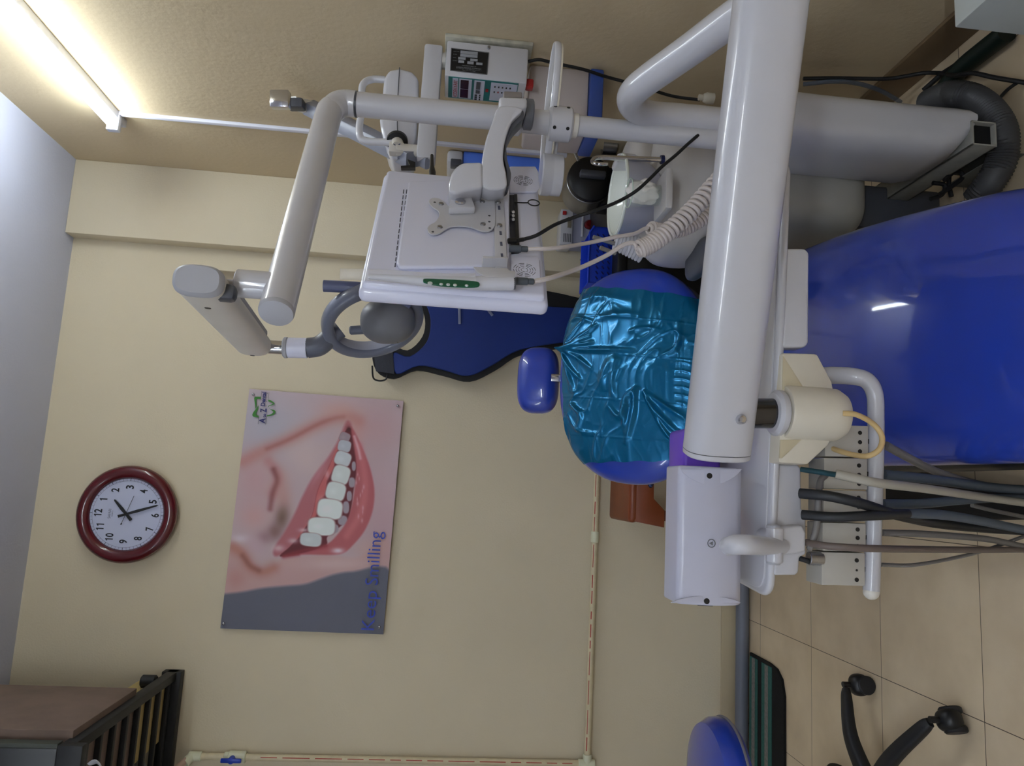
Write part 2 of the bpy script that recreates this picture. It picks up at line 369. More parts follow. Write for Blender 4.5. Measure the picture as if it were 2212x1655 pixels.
    # lower teeth then lower lip
    for q in ((864,548,14,34),(852,650,22,36),(836,735,18,36),(816,805,22,44),(795,885,34,34),(745,935,28,30)): lay(ell(*q,soft=.25),(158,146,156))
    lay(poly([(846,300),(880,350),(925,450),(968,570),(992,700),(980,830),(930,950),(860,1035),(800,1085),(720,1096),(560,1094),(430,1104),(560,1080),(690,1035),(760,975),(820,890),(850,800),(868,700),(880,560),(866,430)],6),(172,90,94))
    lay(line([(895,420),(925,560),(935,700),(900,850),(820,980)],24),(196,112,116),.7)
    lay(line([(868,360),(892,440),(905,500)],9),(216,180,190),.7)
    for k in range(12): lay(spot(890+random.uniform(-14,40),600+k*26,3+random.random()*4,14),(214,172,180),.6)
    lay(spot(765,1070,36,16),(222,214,226),.9); lay(line([(520,1090),(430,1104),(520,1078),(690,1040)],14),(132,40,48),.7)
    lay(spot(832,315,14,20),(60,14,20),.8)
    # upper teeth
    for (cx,cy,rx,ry,ro,cc) in ((808,366,32,30,.4,(150,132,140)),(806,422,40,36,.2,(176,178,186)),(796,502,50,44,.35,(196,200,204)),(784,603,54,58,.3,(208,214,212)),(752,706,60,56,.25,(212,218,216)),
        (716,815,78,60,.15,(222,228,226)),(664,922,84,54,.05,(218,224,222)),(598,1003,66,40,.1,(196,202,204))):
        lay(ell(cx,cy,rx*1.12,ry*1.14,ro,.08,3.4),(128,84,86),.6); lay(ell(cx,cy,rx*1.07,ry*1.09,ro,.13,3.4),cc); lay(spot(cx-rx*.25,cy,rx*.4,ry*.4),tuple(min(235,q+12) for q in cc),.7)
    # grey dress corner
    lay(poly([(40,1335),(180,1318),(300,1296),(440,1283),(560,1272),(660,1240),(750,1212),(860,1197),(1100,1197),(1100,1640),(0,1640),(0,1350)],10),(92,93,106))
    img=np.clip(img,0,255)/255; L=np.where(img<=.04045,img/12.92,((img+.055)/1.055)**2.4)*1.18
    L=np.clip(L,0,.92)
    me=bpy.data.meshes.new('sheet')
    P=[None]*4; cw=[np.array(q) for q in c]
    S,T=s[...,None],tt[...,None]
    co=cw[0]*(1-S)*(1-T)+cw[1]*S*(1-T)+cw[2]*S*T+cw[3]*(1-S)*T
    co=co+np.array([0,1,0])*(-.004*np.sin(S*PI)*np.sin(T*PI)-.010*np.clip((T-.85)/.15,0,1)**2*np.sin(S*PI))
    n1=NV+1; idx=np.arange((NU+1)*n1).reshape(NU+1,n1)
    fc=np.stack([idx[:-1,:-1],idx[:-1,1:],idx[1:,1:],idx[1:,:-1]],-1).reshape(-1,4)
    me.from_pydata(co.reshape(-1,3).tolist(),[],fc.tolist()); me.update()
    at=me.color_attributes.new('print','FLOAT_COLOR','POINT'); at.data.foreach_set('color',np.concatenate([L.reshape(-1,3),np.ones((len(co.reshape(-1,3)),1))],1).astype(np.float32).ravel())
    mm=M('poster_print',C(180,150,150),.55); a=mm.node_tree.nodes.new('ShaderNodeAttribute'); a.attribute_name='print'
    mm.node_tree.links.new(a.outputs['Color'],mm.node_tree.nodes['Principled BSDF'].inputs['Base Color'])
    link(me,'printed_sheet',mm,t,label='smiling mouth print')
    ba=B(); ba.prism([q+V((0,.006,0)) for q in c],(0,.004,0),0); ba.obj('backing_board',M('poster_edge',C(140,130,125),.7),t)
    N=V((0,-1,0)); bl_=M('poster_blue_ink',C(14,50,170),.4)
    off=V((0,-.013,0))
    text('Keep','lettering',bl_,t,cp(994,1543)+off,cp(1015,1302)+off,.050,.0,N,label='word Keep in blue',bold=-.003)
    text('Smilling','lettering',bl_,t,cp(1017,1266)+off,cp(1042,938)+off,.050,.0,N,label='word Smilling in blue',bold=-.003)
    nv=M('poster_navy_ink',C(20,24,98),.4); gn=M('poster_green_ink',C(52,122,36),.4); gi=M('poster_grey_ink',C(70,80,80),.5)
    def lp(x,y): return W(500+x/12.73,830+y/12.73,Y-.006)
    s12=2.98/1572.8/12.73
    for st,p0,p1,cap in (('A',(912,1082),(935,940),150),('to',(942,918),(945,815),85),('Z',(955,778),(960,665),155),('Dental',(912,608),(952,215),105),('C',(970,605),(975,580),35),('a',(975,490),(982,460),35),('r',(985,368),(990,350),32),('e',(996,265),(1003,235),35)):
        text(st,'logo_lettering',gi if st in 'Care' and len(st)==1 and st!='A' else nv,t,lp(*p0),lp(*p1),cap*s12,0,N,bold=.03 if cap>80 else .01)
    def band(out,inn):
        b=B(); n=len(out); o=catmull([lp(*q) for q in out],5); i_=catmull([lp(*q) for q in inn],5)
        b.prism(o+i_[::-1],(0,.0006,0),0); return b
    band([(810,345),(700,345),(640,355),(625,400),(640,520),(650,620),(645,685)],[(805,410),(720,408),(690,420),(685,450),(690,540),(680,620),(650,690)]).obj('logo_tooth_outline',gn,t)
    band([(738,580),(690,660),(610,760),(572,850),(620,900),(740,915)],[(742,600),(730,690),(690,780),(680,830),(710,860),(752,870)]).obj('logo_tooth_outline',gn,t)
    band([(1010,425),(1090,450),(1180,520),(1180,550),(1100,585),(1040,600),(1000,645)],[(1008,470),(1080,500),(1140,530),(1130,545),(1080,568),(1020,595),(998,640)]).obj('logo_tooth_outline',gn,t)
    band([(1030,655),(1080,690),(1170,710),(1212,760),(1150,850),(970,890)],[(1032,660),(1080,705),(1140,745),(1150,765),(1100,820),(968,860)]).obj('logo_tooth_outline',gn,t)
    for p0,p1 in (((830,190),(812,345)),((745,915),(730,1100)),((1030,225),(1018,425)),((968,890),(938,1105))):
        B().tube([lp(*p0),lp(*p1)],.0006,6).obj('logo_rule',gi,t)
    for q in ((250,92),(1140,163),(67,1503),(1027,1525)):
        p=cp(*q); B().lathe(p+V((0,.004,0)),N,[(.004,0),(.0055,.008),(.0045,.0125),(.0015,.0145),(0,.015)],16).obj('pin',m_chrome,t)
poster()
# ================================================================ pvc water pipe
def pipes():
    m_pvc=M('cream_pvc',C(205,192,160,1.2),.4,noise=.12,nscale=30); m_fit=M('pvc_fitting',C(205,205,180,1.25),.35)
    m_rp=M('red_print',C(170,60,48),.5)
    t=thing('water_pipe','cream plastic water pipe with red print and blue valve along the back wall','pipe',tuple(W(1268,1650,2.975)))
    Y=2.975; A=W(1268,1650,Y); z=A.z; xr=.905; up=W(415,1632,Y)
    r=.0125
    B().cyl((A.x,Y,z),(xr,Y,z),r,20).obj('horizontal_pipe',m_pvc,t)
    B().cyl((A.x,Y,z),(A.x,Y,up.z),r,20).obj('vertical_pipe',m_pvc,t)
    B().tube([(A.x,Y,up.z),(A.x-.02,Y-.05,up.z+.03),(A.x-.08,Y-.15,up.z+.09)],r*1.0,16).obj('branch_pipe',M('pvc_pinkish',C(178,150,132,1.1),.5),t)
    b=B(); b.cyl((A.x,Y,up.z-.035),(A.x,Y,up.z+.012),r*1.35,20,.002); b.tube([(A.x,Y,up.z),(A.x-.016,Y-.028,up.z+.016)],r*1.35,18); b.obj('elbow',m_fit,t)
    c=W(1287,1160,Y); B().cyl((c.x-.022,Y,z),(c.x+.022,Y,z),r*1.3,20,.002).obj('coupling',m_fit,t)
    b=B(); b.cyl((A.x,Y,z-.03),(A.x,Y,z+.035),r*1.35,20,.002); b.cyl((A.x,Y,z),(A.x+.035,Y,z),r*1.35,20,.002); b.obj('tee',m_fit,t)
    v=W(505,1636,Y); b=B(); b.cyl((A.x,Y,v.z-.045),(A.x,Y,v.z+.02),r*1.7,24,.004); b.cyl((A.x,Y,v.z+.0),(A.x,Y,v.z+.035),r*1.4,24,.003); b.obj('valve_body',m_fit,t)
    b=B(); p=V((A.x,Y-.035,v.z)); b.cyl(p+V((0,.02,0)),p+V((0,-.008,0)),.012,18,.002); b.box(p+V((0,-.004,0)),(.016,.010,.075),None,.004); b.obj('valve_handle',M('blue_valve_plastic',C(26,60,175),.35),t)
    x=A.x+.05
    while x<xr-.05:
        L=random.choice((.03,.05,.09)); 
        b=B(); b.box((x+L/2,Y-r*.86,z+r*.50),(L,.001,.0028 if L>.06 else .004),(V((1,0,0)),V((0,.86,-.5)),V((0,.5,.86))),0)
        b.obj('printed_mark',m_rp,t); x+=L+random.choice((.012,.02,.03))
    zz=z+.06
    while zz<v.z-.08:
        L=random.choice((.04,.06,.10)); B().box((A.x+r*.3,Y-r*.95,zz+L/2),(.003,.001,L),(V((.95,.3,0)),V((-.3,.95,0)),V((0,0,1))),0).obj('printed_mark',m_rp,t); zz+=L+.02
pipes()
B().cyl((-1.95,2.955,.028),(.9,2.955,.028),.026,24).obj('floor_pipe',M('grey_pvc',C(112,116,128,1.1),.4),label='thick grey drain pipe lying along the foot of the back wall',cat='pipe')
# ================================================================ loft rack, upper left
def rack():
    Z=2.235
    a=WZ(392,1437,Z); b=WZ(152,1610,Z); X=a.x-.0; y1=min(a.y,2.99); y0=b.y; xl=X-.75
    t=thing('wall_rack','black metal rack fixed high on the back wall, with thin cross bars','rack',(X-.35,2.99,Z-.03))
    b_=B(); b_.bb(X-.03,X,y0,2.995,Z-.018,Z+.018,.002); b_.obj('side_rail',m_blkm,t)
    b_=B(); b_.bb(xl,X,y0-.03,y0,Z-.045,Z+.02,.002); b_.obj('front_rail',m_blkm,t)
    B().bb(xl,X,2.955,2.995,Z-.035,Z+.035,.002).obj('back_rail',m_blkm,t)
    xq=W(80,1617,y0-.03).x
    B().bb(xl,xq,y0-.03,y0,Z+.02,ZC-.003,.002).obj('front_panel',m_blk,t)
    B().bb(xq,xq+.012,y0-.03,y0,Z+.02,ZC-.003,.001).obj('panel_edge',M('edge_grey_green',C(62,66,60),.6),t)
    n=8
    for i in range(n):
        y=y0+(y1-y0)*(i+1)/(n+.6); B().bb(xl,X-.03,y-.008,y+.008,Z-.008,Z+.008,.001).obj('cross_bar',m_blkm,t)
    B().cyl((X-.01,2.86,Z+.018),(X-.01,2.86,Z+.07),.022,16,.004).obj('bolt',m_blkm,t)
    B().tube([(X-.06,y0+.01,Z-.05),(X-.05,y0,Z-.075),(X-.075,y0-.005,Z-.10)],[.006,.012,.003],8,sec=(1,.3)).obj('white_tag',m_white,t)
    # brown board box standing on the rack
    p=W(300,1494,2.62)
    B().bb(xl+.05,p.x,y0+.03,2.66,Z+.009,ZC-.03,.003).obj('storage_box',M('brown_board',C(122,104,94,1.1),.8,noise=.2,nscale=9,bump=.1),label='large brown board box on the black rack, close to the ceiling',cat='box')
    B().bb(X-.24,X-.03,2.70,2.94,Z+.009,Z+.11,.003).obj('cardboard_box',M('cardboard',C(170,150,100,1.2),.8,noise=.15,nscale=14),label='flat yellowish cardboard box on the black rack, next to the back wall',cat='box')
    B().pillow((X-.40,2.80,Z+.009+.09),((1,0,0),(0,1,0),(0,0,1)),(.13,.12,.09),(4,4,4)).obj('plastic_tub',M('tub_grey',C(150,150,155),.5),label='pale grey rounded tub on the black rack, beside the cardboard box',cat='tub')
rack()
# ================================================================ lead apron on hanger
def apron():
    Y=2.94
    t=thing('lead_apron','dark blue sleeveless x-ray apron with black trim hanging on the back wall','apron',(W(1000,720,Y).x,Y,W(1240,720,Y).z))
    mb=M('apron_blue',C(10,42,118),.55,bump=.15,bscale=18,noise=.15,nscale=5); mk=M('apron_black_trim',C(14,14,18),.7)
    def poly(pts,name,m,th,yo,wav=.0):
        P=catmull([W(x,y,Y-yo) for x,y in pts],4,True)
        B().prism(P,(0,th,0),0.0).obj(name,m,t)
    out=[(850,818),(812,800),(806,752),(842,742),(880,757),(912,728),(918,690),(905,655),(880,640),(850,625),(835,605),(850,585),(960,590),(1060,610),(1160,625),(1235,640),(1285,660),(1285,735),(1245,748),(1130,765),(1070,800),(1015,824),(960,812),(900,800)]
    poly(out,'trim',mk,.018,.0)
    inn=[(856,808),(850,762),(885,770),(922,738),(930,690),(915,648),(890,625),(870,600),(960,600),(1060,618),(1120,640),(1170,660),(1278,672),(1278,722),(1238,736),(1125,755),(1065,788),(1012,812),(960,800),(905,790)]
    b=B(); P=catmull([W(x,y,Y-.012) for x,y in inn],4,True); b.prism(P,(0,.010,0),.003,1); b.obj('body_panel',mb,t)
    B().prism([W(x,y,Y-.016) for x,y in ((806,750),(848,752),(852,808),(812,802))],(0,.006,0),.001).obj('shoulder_strap',M('strap_grey',C(52,54,62),.8,bump=.2,bscale=90),t)
    for pts in (((905,640),(903,660),(898,690)),((992,620),(992,660),(993,700)),((1028,640),(1045,658),(1064,682))):
        B().tube([W(x,y,Y-.018) for x,y in pts],.0055,6,sec=(1,.2)).obj('tape_strip',M('silver_tape',C(120,125,150),.4),t)
    B().tube([W(x,y,Y-.0) for x,y in ((804,790),(806,815),(815,822),(828,822),(836,815),(836,795))],.0035,8).obj('hanger_loop',m_blk,t)
apron()
X_,Y_,Z_=V((1,0,0)),V((0,1,0)),V((0,0,1))
OX,OY=DV.normalized(),-RV.normalized()
# ================================================================ x-ray machine on the right wall
def xray():
    t=thing('xray_machine','white wall-mounted dental x-ray machine with teal control box, folding arm and angular head','x-ray machine',(FX1,2.3,1.1))
    ye=W(967,90,2.2)
    # control box : face towards the room entrance at y=Yf, front panel faces -X
    Yf=WX(967,88,FX1-.02).y; x1=FX1-.018; x0=W(962,163,Yf).x; zt=W(963,130,Yf).z; zb=W(1141,125,Yf).z; yb=WX(962,212,x0).y
    B().bb(FX1-.012,FX1,Yf-.006,yb+.02,zb-.012,zt+.006,.003).obj('back_plate',M('worn_plate',C(190,186,170,1.1),.5,noise=.3,nscale=40),t)
    B().bb(x0,x1,Yf,yb,zb,zt,.005).obj('control_box',m_white,t)
    pb=lambda x,y:W(x,y,Yf-.0015)
    np_=[pb(975,104),pb(1056,114),pb(1052,161),pb(973,152)]
    ob=B().prism(np_,(0,.002,0),.0).obj('name_plate',M('plate_black',C(16,16,18),.4),t)
    ORGp=ob
    b=B(); fr=M('plate_edge',C(120,120,125),.4,metal=.5)
    for i in range(4): b.tube([np_[i],np_[(i+1)%4]],.0012,6)
    b.obj('plate_edge',fr,ob)
    gp=M('plate_field',C(150,152,158),.5)
    def nmp(u,v): # crop pixel -> point on the box side
        return W(940+u/9.217,70+v/9.217,Yf-.0035)
    for (a,c,e,g) in ((505,360,850,450),(500,425,845,510),(460,485,608,550),(702,518,848,578),(463,550,580,610),(643,572,768,636),(820,595,944,652)):
        sk=(e-a)*.10*.9
        h=(g-c)-sk
        B().prism([nmp(a,c),nmp(e,c+sk),nmp(e-4,c+sk+h),nmp(a-4,c+h)],(0,.001,0),0).obj('plate_field',gp,ob)
    s=1/9.217/F*Yf
    N=V((0,-1,0))
    for st,p0,p1,cap in (('UNIT TYPE',(365,385),(480,392),18),('SR. NO.',(362,440),(435,446),18),('INPUT',(356,505),(418,510),18),('OUTPUT',(350,565),(440,575),18),('MANUFACTURED BY',(535,665),(818,695),20),('KODEN IMAGING COMPANY',(425,700),(918,745),28),('Dr. Ambedkar Road, Industrial Area No. 1',(420,712),(918,772),14),('Nagpur, Phone No. 242188',(540,752),(800,785),14)):
        text(st,'plate_lettering',gp,ob,nmp(*p0),nmp(*p1),cap*s*1.05,0,N)
    p=pb(1056,103); B().cyl(p+V((0,.004,0)),p-V((0,.004,0)),.0045,14,.001).obj('screw',m_steel,t)
    # teal panel on the -X face
    fx=x0-.0012
    q=lambda u,v:WX(940+u/9.217,70+v/9.217,fx)
    yA=q(270,870).y+.004; yB=yb-.008; z1=q(262,1000).z; z0=zb+.022
    pn=B().bb(fx,x0+.001,yA,yB,z0,z1,.0).obj('control_panel',M('teal_panel',C(20,105,105),.4),t)
    lab=M('panel_label',C(178,180,196,1.2),.5); Zs=z1-z0
    def pr(v0,v1,h0,h1,name,mat,off=.001): # v along height 0 top..1 ; h along depth 0 near..1 far
        return B().bb(fx-off,fx,yA+(yB-yA)*h0,yA+(yB-yA)*h1,z1-Zs*v1,z1-Zs*v0,0).obj(name,mat,pn)
    pr(.06,.14,.02,.95,'panel_label',lab); pr(.155,.335,.02,.95,'panel_label',lab); pr(.37,.52,.03,.97,'panel_label',lab); pr(.61,1-.01,.05,.92,'panel_label',lab)
    for a in (.06,.5): pr(.175,.29,a+.0,a+.40,'digital_display',M('display_dark_red',C(46,10,14),.15),.0025)
    for i,(a,c) in enumerate(((.08,.42),(.48,.62))): pr(.40,.46,a,c,'key_pad',m_dgrey,.003)
    for a in (.70,.80,.9): pr(.39,.425,a,a+.05,'key',m_blk,.003); pr(.455,.475,a,a+.04,'key',m_blk,.003)
    pr(.54,.58,.38,.5,'indicator',m_red,.003)
    for k in range(5): pr(.66+k*.055,.68+k*.055,.2,.27,'printed_mark',m_blk,.0015); pr(.66+k*.055,.68+k*.055,.45,.52,'printed_mark',m_red if k%2 else m_blk,.0015)
    Nx=V((-1,0,0))
    text('KODEN X-RAY','panel_brand',m_red,pn,(fx-.0015,yA+(yB-yA)*.9,z1-Zs*.13),(fx-.0015,yA+(yB-yA)*.1,z1-Zs*.13),Zs*.055,0,Nx,bold=.02)
    B().bb(x0+.01,x0+.035,Yf+.03,Yf+.055,zb-.022,zb,.004).obj('rocker_switch',m_red,t)
    # arm 1 : horizontal out from a swivel above the box
    Ya=Yf+.05; zA=W(930,200,Ya).z
    B().cyl((FX1-.05,Ya,zt),(FX1-.05,Ya,zA-.02),.022,20,.002).obj('swivel_post',m_white2,t)
    xe=W(930,352,Ya).x
    B().bb(xe,FX1-.02,Ya-.03,Ya+.03,zA-.026,zA+.024,.006).obj('extension_arm',m_white,t)
    # knuckle and arm 2 (grey square strut that rises towards the viewer)
    kp=V((xe+.03,Ya,zA+.03))
    b=B(); b.cyl(kp-Z_*.01,kp+Z_*.05,.017,18,.002); b.bb(kp.x-.015,kp.x+.015,Ya-.015,Ya+.015,kp.z+.03,kp.z+.07,.003); b.obj('arm_knuckle',m_white2,t)
    A=W(893,345,Ya); E=W(668,232,2.22); d=(E-A).normalized()
    B().tube([A,E],1,16,sec=(.024,.022),exp=7,up=Z_).obj('scissor_arm',M('grey_enamel',C(126,128,140,1.1),.4),t)
    B().tube([A-d*.03-Z_*.020,A+d*.26-Z_*.024],1,12,sec=(.008,.016),exp=5,up=Z_).obj('arm_spring_cover',M('grey_enamel',C(126,128,140,1.1),.4),t)
    kb=W(882,357,Ya-.03); B().prism([W(880,344,Ya-.03),W(897,350,Ya-.03),W(897,362,Ya-.03),W(866,362,Ya-.03),W(866,358,Ya-.03),W(886,357,Ya-.03)],(0,.02,0),0).obj('black_bracket',m_blk,t)
    # yoke from the arm's upper end with a chrome square cap
    G=W(632,222,2.17)
    B().tube([E,(E+G)/2,G],[1,.95,.9],14,sec=(.021,.021),exp=5,up=Z_).obj('upper_yoke',m_white2,t)
    B().box(W(640,226,2.17),(.05,.03,.045),(DV,RV,FV),.006).obj('yoke_clevis',m_dgrey,t)
    c=W(606,216,2.08); B().box(c,(.056,.052,.03),(DV,RV,FV),.004).obj('chrome_end_cap',m_chrome,t)
    # tube head : angular body hanging between handle and arm
    Yh=1.95
    hp=[(841,150),(864,146),(890,153),(904,168),(904,215),(900,290),(893,330),(882,346),(846,342),(834,318),(822,275),(820,258),(830,165)]
    P=[W(x,y,Yh-.04) for x,y in hp]
    h=B().prism(P,(0,.13,0),.010,3,.3).obj('tube_head',m_white,t)
    B().tube([W(863,146,Yh-.042),W(858,250,Yh-.042),W(862,344,Yh-.042)],.0012,6).obj('head_seam',m_dgrey,h)
    B().tube([W(832,172,Yh),W(802,172,Yh),W(783,186,Yh-.01),W(782,230,Yh-.02),W(776,285,Yh-.03),W(790,304,Yh-.03),W(850,308,Yh-.05)],.010,14).obj('handle',m_white,t)
    dc=W(858,305,Yh-.045); N2=(CAM-dc).normalized()
    ax=(N2*.82+OY*.57).normalized()
    B().lathe(dc,ax,[(.029,-.005),(.029,.006),(.026,.008)],32).obj('angle_dial',m_blk,h)
    kn=B().lathe(dc,ax,[(.0165,0),(.0165,.026),(.0145,.030),(0,.030)],28).obj('lock_knob',m_white2,h)
    b=B(); kc=dc+ax*.0305; e1=ax.orthogonal().normalized(); e2=ax.cross(e1)
    st=[]
    for i in range(16):
        a=2*PI*i/16; r=(.014 if i%4==0 else .0045 if i%4==2 else .006); st.append(kc+(e1*math.cos(a)+e2*math.sin(a))*r)
    b.prism(st,ax*.001,0); b.obj('knob_emblem',M('emblem_blue',C(40,60,100),.4),kn)
    # power cable along the wall
    return Yf,yb,zb,x0
XR=xray()
B().tube([W(1141,133,XR[0]+.03),WX(1165,129,1.19),WX(1195,136,1.19),WX(1260,150,1.19),WX(1310,166,1.195),WX(1380,185,1.195),WX(1450,207,1.19),WX(1512,216,1.18)],.0045,8).obj('power_cable',m_rubber,label='black power cable drooping from the x-ray control box along the right wall',cat='cable')
# ================================================================ white box with blue rim (right wall)
def bluebox():
    Y=WX(1165,142,FX1-.004).y; xl=W(1200,330,Y+.16).x; zt=W(1142,200,Y).z; zb=W(1272,200,Y).z; z2=W(1302,200,Y).z
    t=thing('wall_dispenser','beige-white wall box with dark blue lower rim, mounted on the right wall','dispenser',(FX1,Y+.1,z2))
    B().bb(xl,FX1-.001,Y,Y+.16,zb,zt,.008).obj('body',M('warm_beige_plastic',C(182,172,170,1.2),.45),t)
    b=B(); b.bb(xl-.006,FX1-.001,Y-.012,Y+.16,z2,zb,.006); b.bb(xl-.006,xl+.03,Y-.014,Y-.004,zb-.01,zb+.018,.003); b.obj('blue_rim',M('rim_blue',C(62,88,165),.4),t)
    return xl
bluebox()
# blue and white box on the pillar
def bluecanister():
    Y=WX(967,324,FX1-.004).y; xl=W(1060,394,Y+.15).x; xr=FX1-.001; zt=W(965,350,Y).z; z1=W(1000,350,Y).z; zb=W(1172,350,Y).z; Y2=min(Y+.15,2.92)
    t=thing('water_filter','bright blue box with white top cap fixed on the right wall behind the monitor arm','filter',((xl+xr)/2,Y+.1,zb-.02))
    B().bb(xl,xr,Y,Y2,zb,z1,.006).obj('blue_body',M('sky_blue_plastic',C(84,124,226),.45),t)
    B().bb(xl-.004,xr,Y-.006,Y2,z1,zt,.014).obj('top_cap',m_white,t)
    B().bb(xl-.004,xr,Y-.006,Y2,zb-.03,zb,.008).obj('bottom_cap',m_white,t)
    B().bb(xl-.015,xl+.01,Y-.01,Y+.03,z1+.005,z1+.045,.004).obj('side_latch',m_dgrey,t)
bluecanister()
# ================================================================ power unit on back wall (white, red buttons)
def powerbox():
    Y=2.84; xl=W(1210,526,Y).x; xr=W(1210,455,Y).x; zt=W(1210,490,Y).z; zb=W(1300,490,Y).z; zm=W(1236,490,Y).z
    t=thing('wall_power_box','small pale grey power box with red knob on the pillar above the blue crate','power box',((xl+xr)/2,2.93,zb))
    B().bb(xl,xr,Y,2.928,zb,zm,.005).obj('body',M('lav_grey',C(150,152,172,1.1),.45),t)
    pl=B().bb(xl-.006,xr+.004,Y-.012,2.928,zm,zt,.003).obj('label_panel',m_white,t)
    B().bb(xr-.022,xr-.006,Y-.018,Y-.010,zt-.022,zt-.006,.002).obj('red_switch',m_red,pl)
    B().bb(xr-.075,xr-.03,Y-.016,Y-.010,zm+.006,zm+.022,.001).obj('socket_strip',M('socket_tan',C(120,110,95),.6),pl)
    for i in range(5): B().bb(xl+.004,xl+.04,Y-.0135,Y-.011,zm+.006+i*.007,zm+.0085+i*.007,0).obj('printed_line',m_dgrey,pl)
    c=W(1272,486,Y-.001); B().lathe(c,-Y_,[(.020,0),(.019,.01),(.014,.02),(.0,.022)],24).obj('red_knob',M('dark_red_knob',C(96,10,16),.2,coat=.5),t)
    z=W(1258,480,Y).z; B().bb(xl+.035,xr-.012,Y-.006,Y,z-.004,z+.004,.001).obj('vent_slot',m_white,t)
    B().tube([W(1290,536,2.9),W(1270,550,2.9),W(1253,562,2.9)],.0016,6).obj('dangling_wire',m_dgrey,t)
powerbox()
# ================================================================ black table in the corner with things on it
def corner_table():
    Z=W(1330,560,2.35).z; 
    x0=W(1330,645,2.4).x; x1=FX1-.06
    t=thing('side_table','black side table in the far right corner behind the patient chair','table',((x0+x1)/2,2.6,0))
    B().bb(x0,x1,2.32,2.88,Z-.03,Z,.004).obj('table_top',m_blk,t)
    B().bb(x0+.02,x1-.02,2.36,2.86,.12,Z-.03,.004).obj('cabinet_body',m_blk,t)  # black block fills in the shaded recess under the table top
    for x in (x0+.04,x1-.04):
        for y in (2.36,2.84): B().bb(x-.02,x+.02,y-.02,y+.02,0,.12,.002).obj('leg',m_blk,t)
    # blue crate
    xa=W(1325,618,2.42).x; xb=W(1325,497,2.42).x; zt=W(1268,600,2.42).z
    mb=M('crate_blue',C(24,66,205),.4)
    c=thing('plastic_crate','small bright blue perforated plastic crate on the black side table','crate',((xa+xb)/2,2.5,Z))
    y0,y1=2.40,2.56; L=xb-xa; H=zt-Z
    B().prism([(xa,y0,Z+.003),(xb,y0,Z+.003),(xb,y0,Z+H*.85),(xb-.02,y0,zt),(xa,y0,zt)],(0,.004,0),.0015).obj('front_wall',mb,c)
    B().bb(xa,xb,y1-.004,y1,Z+.003,zt,.001).obj('back_wall',mb,c)
    B().bb(xa,xa+.004,y0,y1,Z+.003,zt,.001).obj('side_wall',mb,c); B().bb(xb-.004,xb,y0,y1,Z+.003,zt-.01,.001).obj('side_wall',mb,c)
    B().bb(xa,xb,y0,y1,Z,Z+.004,.001).obj('crate_base',mb,c)
    B().tube([(xa-.002,y0-.002,zt),(xb-.025,y0-.002,zt),(xb,y0-.002,Z+H*.82)],.004,8,smooth=False).obj('rim',mb,c)
    md=M('crate_blue_dark',C(10,24,110),.5)
    for i in range(9):
        for j in range(3):
            p=V((xa+.018+i*(L-.03)/9,y0-.001,Z+.014+j*H*.24)); B().box(p,(.013,.002,.005),(V((.8,0,.6)),Y_,V((-.6,0,.8))),.001).obj('perforation',md,c)
    # steriliser : horizontal steel drum with black front door
    p=W(1252,388,2.40); r=.078; cx=p.x; cz=Z+r+.012
    d=thing('steriliser_drum','horizontal steel drum steriliser with black round door on the black side table','steriliser',(cx,2.55,Z))
    B().lathe((cx,2.54,cz),-Y_,[(r*.9,0),(r,.01),(r,.11),(r*1.03,.115),(r*1.03,.13),(r*.97,.135)],48).obj('steel_body',m_steel,d)
    B().lathe((cx,2.405,cz),-Y_,[(r*1.02,0),(r*1.04,.004),(r*1.02,.022),(r*.85,.034),(r*.3,.042),(0,.043)],48).obj('black_door',m_blk,d)
    B().bb(cx-.012,cx+.012,2.335,2.365,cz-.045,cz+.045,.006).obj('door_handle',m_dgrey,d)
    B().bb(cx-.07,cx+.07,2.43,2.53,Z,Z+.04,.004).obj('drum_cradle',m_blk,d)
    B().tube([(cx+.05,2.36,cz+.05),(cx+.09,2.36,cz+.07),(cx+.12,2.38,cz+.08)],.005,8).obj('door_clamp',m_steel,d)
    # steel kidney dish beside
    B().lathe((cx+.14,2.40,Z),Z_,[(.03,0),(.035,.0),(.038,.05),(.035,.05),(.03,.004)],32,ax1=X_,ry=.8).obj('instrument_cup',m_steel,label='small steel cup standing right of the steel drum steriliser, at the table front',cat='cup')
    B().bb(cx+.15,cx+.22,2.50,2.60,Z,Z+.16,.01).obj('plastic_bottle',M('white_bottle',C(150,148,145),.5),label='small greyish-white plastic bottle behind the steel cup on the side table',cat='bottle')
corner_table()
